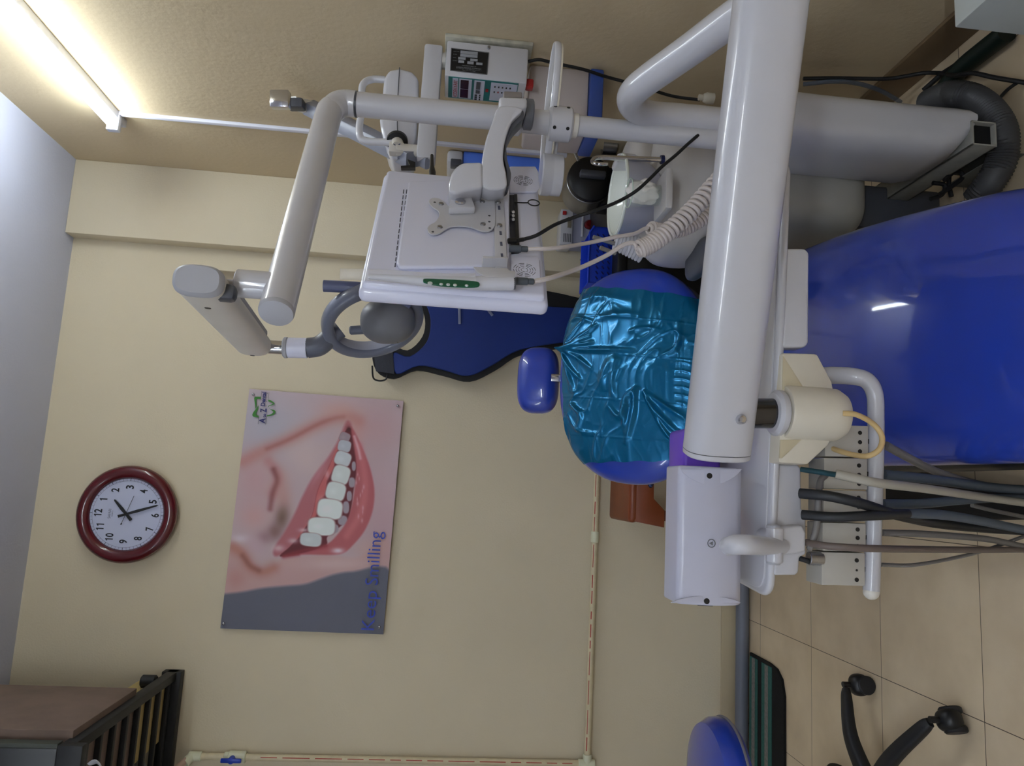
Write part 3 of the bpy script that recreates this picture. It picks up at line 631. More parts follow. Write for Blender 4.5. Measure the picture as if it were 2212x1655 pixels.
# ================================================================ brown plastic stool by the back wall
def pstool():
    Y=2.72; zt=W(1345,1080,Y).z; xl=W(1380,1122,Y).x-.01; S=.33; xr=xl+S; cx=xl+S/2; cy=Y+S/2*.5
    mp=M('brown_plastic',C(124,58,24),.4,noise=.1,nscale=20)
    t=thing('plastic_stool','orange-brown moulded plastic stool by the back wall, left of the patient chair','stool',(cx,Y+.12,0))
    y0,y1=Y-.10,Y+.22
    B().bb(xl,xr,y0,y1,zt-.035,zt,.015,3).obj('seat',mp,t)
    for sx in (-1,1):
        for sy in (-1,1):
            tx=cx+sx*(S/2-.02); ty=(y0+y1)/2+sy*(.14); bx=cx+sx*(S/2+.03); by=min((y0+y1)/2+sy*(.17),2.95)
            B().prism([(tx-.04*(sx>0)*1-.0,ty,zt-.03),(tx+.04*(sx<0),ty,zt-.03),(bx+.03*(sx<0),by,.0),(bx-.03*(sx>0),by,.0)],(0,-sy*.02,0),.003).obj('leg',mp,t)
    ap=B().prism([(xl+.005,y0+.002,zt-.02),(xr-.005,y0+.002,zt-.02),(xr+.006,y0-.006,zt-.13),(xr-.05,y0-.006,zt-.13),(xr-.09,y0-.002,zt-.09),(xl+.09,y0-.002,zt-.09),(xl+.05,y0-.006,zt-.13),(xl-.012,y0-.006,zt-.13)],(0,.01,0),.003).obj('apron',mp,t)
    o=W(1405,1046,y0-.004); lg=B().lathe(o+V((.012,0,0)),-Y_,[(.026,0),(.026,.002),(0,.002)],32,ry=.5,ax1=X_).obj('oval_badge',M('badge_navy',C(16,22,48),.4),t)
    text('PRIMA','badge_lettering',M('badge_blue',C(70,110,190),.4),lg,o+V((-.008,-.001,-.004)),o+V((.033,-.001,-.004)),.009,.0015,-Y_,bold=.02)
pstool()
# ================================================================ doctor's stool, left edge
def dstool():
    c=WZ(1862,1708,.12); cx=c.x; cy=c.y; Zs=W(1552,1750,cy).z
    t=thing('rolling_stool','round blue vinyl stool on black castor base at the left edge','stool',(cx,cy,0))
    R=(W(1548,1552,cy).x-cx)
    B().lathe((cx,cy,Zs-.045),Z_,[(R*.80,0),(R*.95,.012),(R,.035),(R*.985,.055),(R*.9,.078),(R*.6,.092),(0,.096)],56).obj('seat',m_blue,t)
    B().ring((cx,cy,Zs-.020),Z_,R-.001,.0035,72,8).obj('piping',M('piping_grey',C(120,118,130),.5),t)
    B().lathe((cx,cy,Zs-.065),Z_,[(R*.5,0),(R*.6,.02)],32).obj('seat_plate',m_blk,t)
    B().cyl((cx,cy,.09),(cx,cy,Zs-.06),.025,20).obj('gas_column',m_blk,t)
    tips=[WZ(1838,1490,.065),WZ(2020,1562,.065)]
    hub=V((cx,cy,.10))
    v0=tips[0]-hub; v1=tips[1]-hub; a0=math.atan2(v0.y,v0.x); a1=math.atan2(v1.y,v1.x); r=(v0.length+v1.length)/2
    hub=V((cx,cy,.095)); B().lathe(hub-Z_*.02,Z_,[(.03,0),(.045,.02),(.04,.05),(.027,.06)],24).obj('hub',m_blkm,t)
    step=abs(a1-a0); angs=[a0,a1]+[a1-(2*PI-step)/4*(i+1) for i in range(3)]
    for i,a in enumerate(angs):
        d=V((math.cos(a),math.sin(a),0)); L=v0.length if i==0 else v1.length if i==1 else r
        B().tube([hub+d*.02+Z_*.0,hub+d*L*.5+Z_*.012,hub+d*(L-.03)-Z_*.008,hub+d*L-Z_*.016],[1.25,1.05,.85,.6],16,sec=(.016,.019),exp=3,up=Z_).obj('leg',m_blkm,t)
        p=hub+d*(L+.012); p.z=0; s=V((-d.y,d.x,0)); s=(s+d*.4).normalized(); f=Z_.cross(s)
        cz=.030
        cw=B(); cw.cyl((p.x,p.y,.05),(p.x,p.y,.085),.008,12); cw.pillow(p+Z_*.036,(s,f,Z_),(.027,.031,.028),(3,2.5,2.2),24,14); cas=cw.obj('caster_housing',m_blk,t)
        for k in (-1,1): B().cyl(p+Z_*.026+s*k*.014,p+Z_*.026+s*k*.029,.026,24,.003).obj('caster_wheel',m_rubber,cas)
dstool()
# ================================================================ striped mat by the wall
def mat_():
    pts=[(1606,1434),(1622,1431),(1676,1437),(1686,1443),(1692,1465),(1695,1500),(1699,1560),(1704,1655),(1708,1720),(1612,1720),(1609,1655),(1606,1560)]
    P=[WZ(x,y,.0) for x,y in pts]; 
    for p in P: p.y=min(p.y,2.925)
    x1=max(p.x for p in P); x0=x1-.62; y1=2.925; y0=min(p.y for p in P)
    t=thing('floor_mat','narrow black floor mat with two green and grey stripes against the back wall','mat',((x0+x1)/2,(y0+y1)/2,0))
    yr=(y1+y0)/2
    A=WZ(1699,1560,0); y0=A.y
    out=[(x1,y1,.0),(x0,y1,.0),(x0,y0,.0),(x1-.09,y0,.0),(x1-.035,y0+.02,0),(x1-.008,y0+.06,0),(x1,y0+.12,0)]
    B().prism(out,(0,0,.010),.002).obj('mat_base',M('mat_black',C(14,14,15),.95,bump=.5,bscale=400),t)
    H=y1-y0
    ys=[WZ(x,1550,0.0).y for x in (1618,1642,1651,1673)]
    mg=M('mat_green',C(58,112,104),.95,bump=.6,bscale=500,noise=.2,nscale=80); mw=M('mat_grey',C(140,138,134),.95,bump=.6,bscale=500,noise=.3,nscale=90)
    for a,b_ in ((ys[0],ys[1]),(ys[2],ys[3])):
        a=min(a,y1-.005)
        B().bb(x0+.01,x1-.012,b_,a,.0095,.0118,0).obj('green_stripe',mg,t)
        mid=(a+b_)/2; B().bb(x0+.01,x1-.014,mid-.014,mid+.014,.0118,.0126,0).obj('grey_stripe',mw,t)
mat_()
# ================================================================ dental unit post
PY=1.5
pc=W(1300,277,PY); PX=pc.x
def post():
    t=thing('unit_post','white dental unit post: tapered floor housing carrying a tall round pole','dental unit post',(PX,PY+.03,0))
    r=.0235; ztop=W(768,228,PY).z
    zj=W(1238,275,PY).z
    B().cyl((PX,PY,W(1640,290,PY).z),(PX,PY,zj),r*.96,32).obj('lower_pole',m_white,t)
    B().cyl((PX,PY,zj-.01),(PX,PY,ztop),r*1.12,32,.001).obj('upper_pole',m_white,t)
    # floor housing, wider than the pole
    xa=W(1900,393,PY+.10).x; xb=W(1900,222,PY-.02).x; zt=W(1625,300,PY).z; zb=W(2100,290,PY-.05).z
    cx=(xa+xb)/2; hw=(xb-xa)/2
    def sect(z,x0,x1,y0,y1): return (z,x0,x1,y0,y1)
    b=B(); S=[(zb+.0,xa+.075,xb-.022),(zb+.012,xa+.045,xb-.006),(zb+.04,xa+.012,xb),(zb+.085,xa,xb),(zb+.35,xa,xb),(zt-.06,xa+.012,xb),(zt-.01,xa+.03,xb-.015),(zt,xa+.05,xb-.03)]
    tb=bmesh.new(); rings=[]; n=40
    for z,x0,x1 in S:
        ring=[]; c=(x0+x1)/2; h=(x1-x0)/2
        for j in range(n):
            a=2*PI*j/n; cc,ss=math.cos(a),math.sin(a); e=3.2
            ring.append(tb.verts.new((c+h*math.copysign(abs(cc)**(2/e),cc),PY+.04+.11*math.copysign(abs(ss)**(2/e),ss),z)))
        rings.append(ring)
    for a,c in zip(rings,rings[1:]):
        for j in range(n): tb.faces.new((a[j],a[(j+1)%n],c[(j+1)%n],c[j]))
    tb.faces.new(rings[0][::-1]); tb.faces.new(rings[-1]); bmesh.ops.recalc_face_normals(tb,faces=tb.faces); b._merge(tb)
    b.obj('post_housing',m_white,t,sharp=50)
    # square tube foot, open end facing the viewer
    fz=W(2127,288,PY-.075).z; fx=W(2127,288,PY-.075).x; q=.029; y0=PY-.075; y1=PY+.30
    b=B(); w=.004
    b.bb(fx-q,fx+q,y0,y1,fz+q-w,fz+q,.001); b.bb(fx-q,fx+q,y0,y1,fz-q,fz-q+w,.001); b.bb(fx-q,fx-q+w,y0,y1,fz-q,fz+q,.001); b.bb(fx+q-w,fx+q,y0,y1,fz-q,fz+q,.001)
    
    B().bb(fx-q+w,fx+q-w,y0+.014,y0+.02,fz-q+w,fz+q-w,0).obj('tube_inner_shade',m_void,t)  # black sheet stands in for the shade inside the open tube
    b.obj('square_foot_tube',M('foot_tube_shaded',C(158,156,148,1.1),.5,noise=.15,nscale=40),t)  # white tube greyed, the shade on its left side put into the colour
    B().bb(xa+.05,xb-.01,PY+.0,PY+.13,0,zb+.01,.004).obj('floor_plate',M('plate_grey',C(98,98,92,1.1),.5),t)
    B().prism([(fx-q+.002,y0+.02,.004),(xa+.02,PY+.06,.004),(xa+.02,PY+.13,.004),(fx-q+.002,PY+.13,.004)],(0,0,.06),.003).obj('foot_bracket',M('plate_grey',C(98,98,92,1.1),.5),t)
    # collar where the pole leaves the housing
    B().cyl((PX,PY,zt-.02),(PX,PY,zt+.02),r*1.5,28,.003).obj('pole_collar',m_white,t)
    return ztop,r*1.12
ZTOP,RP=post()
# ================================================================ operating light
def oplight():
    t=thing('operating_light','ceiling-height dental operating light on a folding white arm from the pole top','lamp',(PX,PY,ZTOP))
    E0=W(598,670,1.13); z=(ZTOP+.036+E0.z)/2
    d=(V((E0.x,E0.y,0))-V((PX,PY,0))).normalized()
    # elbow out of the pole top, then the long tube
    P=[V((PX,PY,ZTOP)),V((PX,PY,ZTOP+.02)),V((PX,PY,ZTOP+.035))+d*.010,V((PX,PY,ZTOP+.045))+d*.035]
    e0=V((PX,PY,ZTOP+.049))+d*.07
    P+=[e0,e0.lerp(E0,.5),E0]
    r=.0275
    B().tube(P,[RP*1.06,RP*1.06,RP*1.08,r,r,r,r],28,k=6).obj('main_arm',m_white,t)
    B().lathe(V((PX,PY,ZTOP-.002)),Z_,[(RP+.0015,-.002),(RP+.0015,.002)],28).obj('pole_joint_ring',m_dgrey,t)
    dd=(E0-e0.lerp(E0,.5)).normalized()
    B().lathe(E0,dd,[(r,0),(r,.004),(r*.95,.008),(r*.5,.011),(0,.012)],32).obj('arm_end_cap',M('pale_grey_cap',C(160,160,166,1.2),.5),t)
    # upright stub
    S0=E0-dd*.055; up=Z_
    B().cyl(S0,S0+up*.072,.0225,28,.002).obj('stub_socket',m_white,t)
    B().cyl(S0+up*.07,S0+up*.098,.0185,28).obj('chrome_collar',m_chrome,t)
    Hh=S0+up*.125
    # hinge + upper oval arm
    A=W(430,608,1.10); Bp=W(548,745,1.60); v=(Bp-A).normalized()
    B().box(W(486,633,1.13),(.030,.026,.034),(v,v.cross(Z_),v.cross(Z_).cross(v)),.008).obj('hinge_knuckle',m_dgrey,t)
    arm=B().tube([A,Bp],[1,1],40,sec=(.036,.024),exp=2.8,up=Z_).obj('spring_arm',m_white2,t)
    cp_=B().tube([A-v*.012,A-v*.006,A+v*.001],[.86,1.0,1.03],40,sec=(.036,.024),exp=2.8,up=Z_,smooth=False).obj('oval_end_cap',M('pale_grey_cap',(0,0,0,1)),t)
    # recess channel along the lower right side
    s=v.cross(Z_).normalized(); 
    B().tube([A+v*.06+s*.020-Z_*.018,Bp-v*.03+s*.020-Z_*.018],1,16,sec=(.013,.010),exp=4,up=Z_).obj('arm_channel',M('pale_grey_cap',(0,0,0,1)),t)
    for k in (.07,.5):
        q=A+v*k*1.0-s*.0235; B().cyl(q-s*.001,q+s*.004,.005,12).obj('arm_screw',m_blk,t)
    B().lathe(Bp,v,[(.034,-.01),(.034,.0),(.028,.008),(0,.012)],24,ry=.7,ax1=Z_).obj('arm_tip',m_white2,t)
    # descending stem
    Yl=1.62
    T0=W(552,748,Yl); T1=W(612,751,Yl); T2=W(664,752,Yl)
    B().box(W(556,750,Yl),(.012,.034,.034),(OX,OY,FV),.006).obj('stem_fork',m_dgrey,t)
    B().cyl(T0,T1,.0148,24).obj('chrome_stem',m_chrome,t); B().cyl(W(604,749,Yl-.014),W(606,749,Yl-.018),.003,10).obj('set_screw',m_steel,t)
    b=B(); b.cyl(T1,T1+(T2-T1)*.22,.0235,28,.003); b.obj('collar_ring',M('pale_grey_cap',(0,0,0,1)),t)
    B().cyl(T1+(T2-T1)*.2,T2,.0225,28,.001).obj('white_collar',m_lav,t)
    el=[T2,W(690,747,Yl),W(716,726,Yl),W(735,712,Yl)]
    B().tube(el,[.0225,.0225,.021,.019],24).obj('grey_elbow',M('blue_grey_plastic',C(88,92,106,1.1),.35,coat=.2),t)
    mg=M('blue_grey_plastic',(0,0,0,1)); mg2=M('lamp_ring_grey',C(100,104,120,1.15),.3,coat=.4)
    # yoke ring and lamp head
    c=W(806,694,1.60); L1=(OX*.93-OY*.37).normalized(); L2=(OX*.37+OY*.93)
    axis=(L2*.84-FV*.54).normalized(); e2=axis.cross(L1)
    B().ring(c,axis,.100,.013,64,16,ax1=L1,ra=1.3,exp=3).obj('yoke_ring',mg2,t)
    B().ring(c-axis*.004,axis,.0935,.0075,64,12,ax1=L1,ra=2.2,exp=3).obj('yoke_inner_ring',M('yoke_white',C(160,162,176,1.1),.35,coat=.3),t)
    hc=W(838,694,1.58)
    hd=B().pillow(hc,(OX,OY,FV),(.060,.050,.055),(2.3,2.3,2.1),40,24).obj('lamp_head',M('lamp_head_grey',C(104,104,108,1.15),.4),t)
    B().ring(hc+OX*.022,OX,.0475,.0008,48,6,ry=1.0).obj('head_seam',m_blk,hd)
    b=B(); b.cyl(W(755,714,1.60),W(790,712,1.60),.010,18,.003); b.obj('pivot_boss',mg,t)
    # curved handle seen left of the monitor
    b=B(); b.tube([W(699,618,1.52),W(745,620,1.52),W(790,624,1.52),W(850,640,1.54),W(880,664,1.56)],.0125,18); b.obj('grip_handle',M('handle_blue_grey',C(86,92,124,1.1),.35,coat=.3),t)
oplight()
# ================================================================ monitor
def monitor():
    LT=W(783,652,1.24); LB=W(1188,640,1.24); RT=W(818,394,1.50); RB=W(1163,384,1.50)
    er=((RT+RB)/2-(LT+LB)/2); er.z=0; WD=er.length; er.normalize(); n=V((er.y,-er.x,0)); 
    if n.y>0: n=-n
    o=((LT+LB+RT+RB)/4); zt=(LT.z+RT.z)/2; zb=(LB.z+RB.z)/2; HT=zt-zb
    t=thing('monitor','lavender-white flat monitor seen from the back, hung on the pole by a curved white bracket','monitor',tuple(o-Z_*HT/2))
    ax=(er,n,Z_)
    B().box(o-n*.012,(WD,.030,HT),ax,.012,4).obj('screen_bezel',m_lav,t)
    body=B().box(o+n*.004,(WD-.016,.02,HT-.014),ax,.008,3).obj('rear_shell',m_lav,t)
    pp=lambda x,y,off=0.014: PP(x,y,o+n*off,n)
    def plate(pts,off,th,name,m,par,bev=.003,seg=2):
        return B().prism([pp(x,y,off) for x,y in pts],n*th,bev,seg).obj(name,m,par)
    plate([(882,400),(1100,392),(1100,560),(1085,584),(862,586),(857,576)],.014,.010,'raised_back',m_lav,t,.006,3)
    md=M('vent_dark',C(60,60,76),.6)
    for i in range(14):
        for k in (0,1):
            y0=410+i*12.2; xx=880-(y0-400)*.115+k*-6.5
            B().tube([pp(xx,y0,.0145),pp(xx-1.0,y0+8,.0145)],.0009,5).obj('vent_slot',md,t)
    # speaker bulges
    for (cx,cy,w) in ((1130,390,30),(1133,583,34)):
        plate([(cx-30,cy-26),(cx+26,cy-26),(cx+32,cy-16),(cx+34,cy+22),(cx+28,cy+28),(cx-30,cy+30)],.014,.006,'speaker_housing',m_lav,t,.003)
        for r in (.020,.0155,.011,.006):
            b=B(); c=pp(cx,cy,.0204); N_=8 if r>.01 else 5
            for j in range(N_):
                a0=2*PI*j/N_; P=[c+er*math.cos(a0+u)*r+Z_*math.sin(a0+u)*r for u in np.linspace(0,2*PI/N_*.7,5)]
                b.tube(P,.00045,5,k=1)
            o_=b.obj('speaker_slots',md,t,kind='stuff')
    # io strip
    plate([(1098,425),(1116,424),(1122,548),(1104,550)],.014,.004,'port_recess',M('port_dark',C(36,36,42),.5),t,.001)
    plate([(1110,422),(1117,422),(1122,532),(1113,533)],.018,.003,'port_row',m_blk,t,.001)
    for yy in (458,466,474): b=B(); b.cyl(pp(1105,yy,.016),pp(1109,yy,.028),.003,10); b.obj('coax_port',m_steel,t)
    st=plate([(1066,414),(1086,414),(1096,579),(1069,580)],.026,.0025,'slotted_bracket',m_white,t,.0008)
    for yy in (427,449,504,527,552): 
        x=1075+(yy-414)*.06; plate([(x-2,yy-4),(x+3,yy-4),(x+4,yy+4),(x-1,yy+4)],.0285,.0006,'bracket_slot',M('slot_shadow',C(90,92,112),.6),st,0)
    # VESA plate
    vp=[(927,441),(929,433),(938,430),(950,432),(962,440),(968,447),(985,446),(1010,440),(1040,428),(1060,425),(1068,432),(1070,480),(1068,492),(1058,501),(1040,502),(1022,495),(1000,491),(975,492),(962,498),(945,508),(930,508),(923,498),(928,489),(940,482),(948,470),(946,458),(936,451)]
    B().prism([pp(x,y,.028) for x,y in catmull2(vp)],n*.003,.0006,1).obj('vesa_plate',m_white,t)
    for q in ((953,441),(950,491),(1042,436),(1043,485),(1076,437),(1079,487)):
        p=pp(q[0],q[1],.031); B().lathe(p,n,[(.0055,0),(.0045,.0025),(.0,.0035)],16).obj('screw',m_steel,t)
    for q in ((939,437),(935,501),(1055,430),(1057,466),(1057,479),(1058,493)):
        p=pp(q[0],q[1],.0312); B().cyl(p,p+n*.0004,.0025,10).obj('plate_hole',m_dgrey,t)
    # tilt bracket
    fb=[(968,465),(970,452),(972,438),(975,422),(985,414),(1000,413),(1012,420),(1018,435),(1021,448),(1026,463)]
    p0=B().prism([pp(x,y,.031) for x,y in fb],n*.016,.004,2,.9).obj('tilt_bracket',m_white,t)
    q=pp(994,437,.0475); B().lathe(q,n,[(.0105,0),(.0105,.003),(.008,.0055),(0,.006)],24).obj('pivot_bolt',m_chrome,p0)
    # elbow + curved arm
    Ye=1.30
    el=[(1042,349),(1000,350),(984,360),(975,374),(970,392),(970,415),(985,420),(1003,413),(1043,406)]
    B().prism([W(x,y,1.33) for x,y in el],(0,.075,0),.010,4,.3).obj('elbow_cover',m_white,t)
    am=catmull2([(1079,229),(1064,262),(1050,300),(1042,340),(1041,360),(1043,405),(1091,407),(1094,380),(1089,355),(1087,335),(1092,300),(1106,262),(1129,235)],True)
    ymid=1.335
    B().prism([W(x,y,ymid) for x,y in am],(0,.055,0),.006,3,.4).obj('curved_arm',m_white,t)
    um=catmull2([(1128,238),(1106,262),(1092,300),(1088,335),(1095,370),(1092,405),(1100,400),(1104,375),(1096,345),(1094,312),(1103,290),(1112,275),(1131,254)],True)
    B().prism([W(x,y,ymid+.012) for x,y in um],(0,.04,0),.001).obj('arm_underside',m_dgrey,t)
    # clamp block on the pole
    cb=[(1078,208),(1138,210),(1146,228),(1140,288),(1110,290),(1078,268)]
    b=B().prism([W(x,y,1.40) for x,y in ((1078,208),(1139,210),(1139,232),(1129,236),(1079,232))],(0,.10,0),.006,3).obj('clamp_block',m_white,t)
    B().prism([W(x,y,1.43) for x,y in ((1088,196),(1128,198),(1128,212),(1088,210))],(0,.06,0),.003).obj('clamp_bolt_cover',M('grey_brown_cap',C(128,120,116,1.1),.5),t)
    cc=W(1120,262,1.5); b=B(); b.cyl((PX,PY,W(1133,262,1.42).z),(PX,PY,W(1090,262,1.42).z),.034,32,.004); b.obj('pole_clamp_ring',m_white,t)
    B().lathe(V((PX-.004,PY-.035,W(1156,255,1.42).z)),Z_,[(.028,0),(.0325,.003),(.0325,.018),(.028,.02)],32).obj('grey_cap',m_grey,t)
    # cables / plugs at the ports
    b=B(); b.tube([pp(1112,437,.022),pp(1128,438,.03),pp(1141,438,.032)],.0016,6); b.obj('wire_stub',m_blk,t)
    B().ring(pp(1153,438,.032),n,.0115,.0013,32,8,ax1=er).obj('cable_tie_loop',m_blk,t)
    B().tube([pp(935,392,-.005),pp(934,372,-.005),pp(933,358,-.005),pp(933,336,-.005)],[.0055,.0075,.0045,.0038],12,smooth=False).obj('antenna',m_blk,t)
    for (x0,x1,x2,y) in ((1100,1126,1140,537),(1112,1140,1153,607)):
        b=B(); b.cyl(pp(x0,y,.03),pp(x1,y+1,.03),.0068,16,.001); b.cyl(pp(x1,y+1,.03),pp(x2,y+1.5,.03),.0055,16,.001); b.obj('cable_plug',M('plug_grey',C(78,84,92),.5),t)
    b=B(); b.cyl(pp(1097,521,.03),pp(1116,520,.03),.0055,12,.001); b.cyl(pp(1116,520,.03),pp(1132,517,.03),.004,12,.001); b.obj('power_plug',m_blk,t)
    # camera holder
    hp=[(1022,580),(1096,583),(1100,588),(1113,590),(1112,603),(1050,602),(1032,592)]
    B().prism([pp(x,y,.045) for x,y in hp],n*.004,.001).obj('camera_holder',m_white,t)
    B().prism([pp(x,y,.016) for x,y in ((1040,583),(1094,585),(1094,588),(1040,588))],n*.03,.001).obj('holder_foot',m_white,t)
    # intra-oral camera held on the back
    w=thing('intraoral_camera','white intraoral camera wand with green button strip, clipped in the holder on the monitor back','camera wand',tuple(pp(900,608,.04)))
    P=[pp(796,597,.036),pp(850,601,.036),pp(905,606,.036),pp(960,610,.036),pp(1040,612,.036),pp(1100,612,.036),pp(1110,612,.036)]
    B().tube(P,[.0048,.0058,.0078,.0105,.0125,.0125,.0110],20,k=5).obj('wand_body',M('wand_white',C(188,188,196,1.25),.3,coat=.3),w)
    B().prism([pp(x,y,.0455) for x,y in catmull2([(914,608),(918,604.5),(950,605.5),(1000,608),(1030,611),(1036,616),(1030,622),(1000,622.5),(950,619.5),(918,613)],True)],n*.003,.0008,1).obj('green_strip',M('green_strip',C(12,84,58,1.1),.3),w)
    for x,y,r in ((929,612.5,.0042),(953,614.5,.0031),(968,615.5,.0033),(983,616.5,.0033),(1008,617.5,.0030)):
        p=pp(x,y,.049); B().lathe(p,n,[(r,0),(r,.001),(r*.6,.0018),(0,.002)],16).obj('button',M('button_grey',C(190,196,196,1.2),.4),w)
    b=B(); b.tube([pp(735,592,.036),pp(800,594,.036),pp(860,598,.037),pp(960,607,.037),pp(1026,608,.037)],[.0095,.0098,.0108,.0130,.0142],20); b.obj('clear_sleeve',M('clear_film',(.95,.95,.97,1),.12,alpha=.22,spec=.7),w)
    B().cyl(pp(1103,612,.036),pp(1112,612,.036),.0115,20).obj('dark_collar',m_dgrey,w)
    # loose cable from the plugs
    return n,er,pp
def catmull2(pts,closed=False):
    q=catmull([V((x,y,0)) for x,y in pts],3,True); return [(p.x,p.y) for p in q]
MN,MR,MPP=monitor()
def lead(pts,r,name,mat,label,k=6,n=10,par=None,cat='cable',group=None):
    return B().tube([W(*p) for p in pts],r,n,k=k).obj(name,mat,par,label=label,cat=cat,group=group)
q=MPP(1132,517,.03).y
lead([(1132,517,q),(1160,508,q+.0),(1200,485,q+.02),(1245,468,q+.03),(1300,450,q+.03),(1340,433,1.42),(1375,412,1.42),(1405,385,1.43),(1430,360,1.44),(1460,335,1.46),(1485,312,1.47),(1508,292,1.48)],.0036,'monitor_cable',m_rubber,'thin black cable curving from the monitor back across to the white pole')
# coiled cords
m_coil=M('coil_cream',C(196,186,182,1.2),.45)
def coil(name,P,r,R,turns,label,tail):
    P=catmull(P,24); L=len(P); pts=[]
    N=turns*10
    for i in range(N+1):
        t=i/N*(L-1); j=min(int(t),L-2); p=P[j].lerp(P[j+1],t-j); T=(P[j+1]-P[j]).normalized()
        u=(Z_-T*T.z).normalized(); w_=T.cross(u); a=2*PI*i/10
        rr=R*min(1,(i+1)/8); pts.append(p+(u*math.cos(a)+w_*math.sin(a))*rr)
    o=thing(name,label,'cord',tuple(pts[0]),'coiled cords behind the white arm')
    B().tube(pts,r,8,k=2).obj('coiled_section',m_coil,o)
    B().tube(tail+[pts[0],pts[1]],r*.95,8,k=6).obj('straight_lead',m_coil,o)
a=MPP(1140,538,.03); b1=MPP(1154,608,.03)
coil('coiled_cord',[W(1400,492,1.40),W(1440,500,1.42),W(1480,494,1.43),W(1525,468,1.43),W(1580,435,1.42)],.0042,.0115,26,'coiled cream cord from the upper monitor plug, passing behind the other coil',[a,W(1200,536,a.y),W(1270,525,1.36),W(1330,512,1.38),W(1370,505,1.39),W(1390,495,1.40)])
coil('coiled_cord',[W(1378,540,1.33),W(1405,527,1.33),W(1440,503,1.33),W(1485,464,1.33),W(1525,420,1.33),W(1570,370,1.34)],.0046,.0145,25,'thicker coiled cream cord from the camera wand plug, in front of the other coil',[b1,W(1190,600,b1.y+.01),W(1250,580,1.31),W(1310,552,1.33),W(1345,530,1.33),W(1368,525,1.33)])
# ================================================================ instrument tray on the pole
def tray():
    Y=1.43
    t=thing('instrument_tray','long oval cream tray on a four-bolt collar around the white pole','tray',tuple(W(1190,215,Y)))
    A=W(1200,92,1.46); E=W(1178,372,1.60); z=(A.z+E.z)/2; A.z=E.z=z; v=(E-A).normalized(); s=V((v.y,-v.x,0)); 
    L=(E-A).length; c=(A+E)/2; e=L/2
    def oval(k,z_,dl=0): 
        out=[]
        for i in range(48):
            a=2*PI*i/48; cc,ss=math.cos(a),math.sin(a); out.append(c+v*math.copysign(abs(cc)**.8,cc)*(e-dl)+s*math.copysign(abs(ss)**.8,ss)*(.06-dl)+Z_*z_)
        return out
    b=B(); b.prism(oval(0,-.012),(0,0,.007),.002); b.obj('tray_plate',m_cream,t)
    b=B(); P=oval(0,0); b.tube(P+[P[0],P[1]],.0075,12,k=1,smooth=False,sec=(1,.45),up=Z_); b.obj('tray_rim',m_white,t)
    zc=W(1207,270,PY).z
    col=B().cyl((PX,PY,zc-.028),(PX,PY,zc+.024),.038,40,.004).obj('clamp_collar',m_white,t)
    for dz in (-.016,.013):
        for q in (-.8,.8):
            d=V((math.sin(q)*.8,-math.cos(q),0)).normalized(); p=V((PX,PY,zc+dz))+d*.0375
            B().cyl(p,p+d*.0012,.0038,14).obj('clamp_bolt',m_blk,col)
    B().cyl((PX,PY,zc-.042),(PX,PY,zc-.028),.0265,30,.001).obj('lower_sleeve',m_white2,t)
    pk=W(1187,378,1.56)
    B().lathe(V((pk.x,pk.y,W(1213,378,1.56).z)),Z_,[(.043,0),(.046,.002),(.046,.022),(.0455,.024),(.047,.028),(.047,.046),(.044,.049),(0,.049)],48).obj('swivel_hub',m_white,t)
    b=B(); b.prism([W(1190,300,1.53),W(1207,302,1.53),W(1203,345,1.55),W(1178,360,1.55),W(1176,330,1.54)],(0,.03,0),.004); b.obj('support_web',m_white,t)
tray()
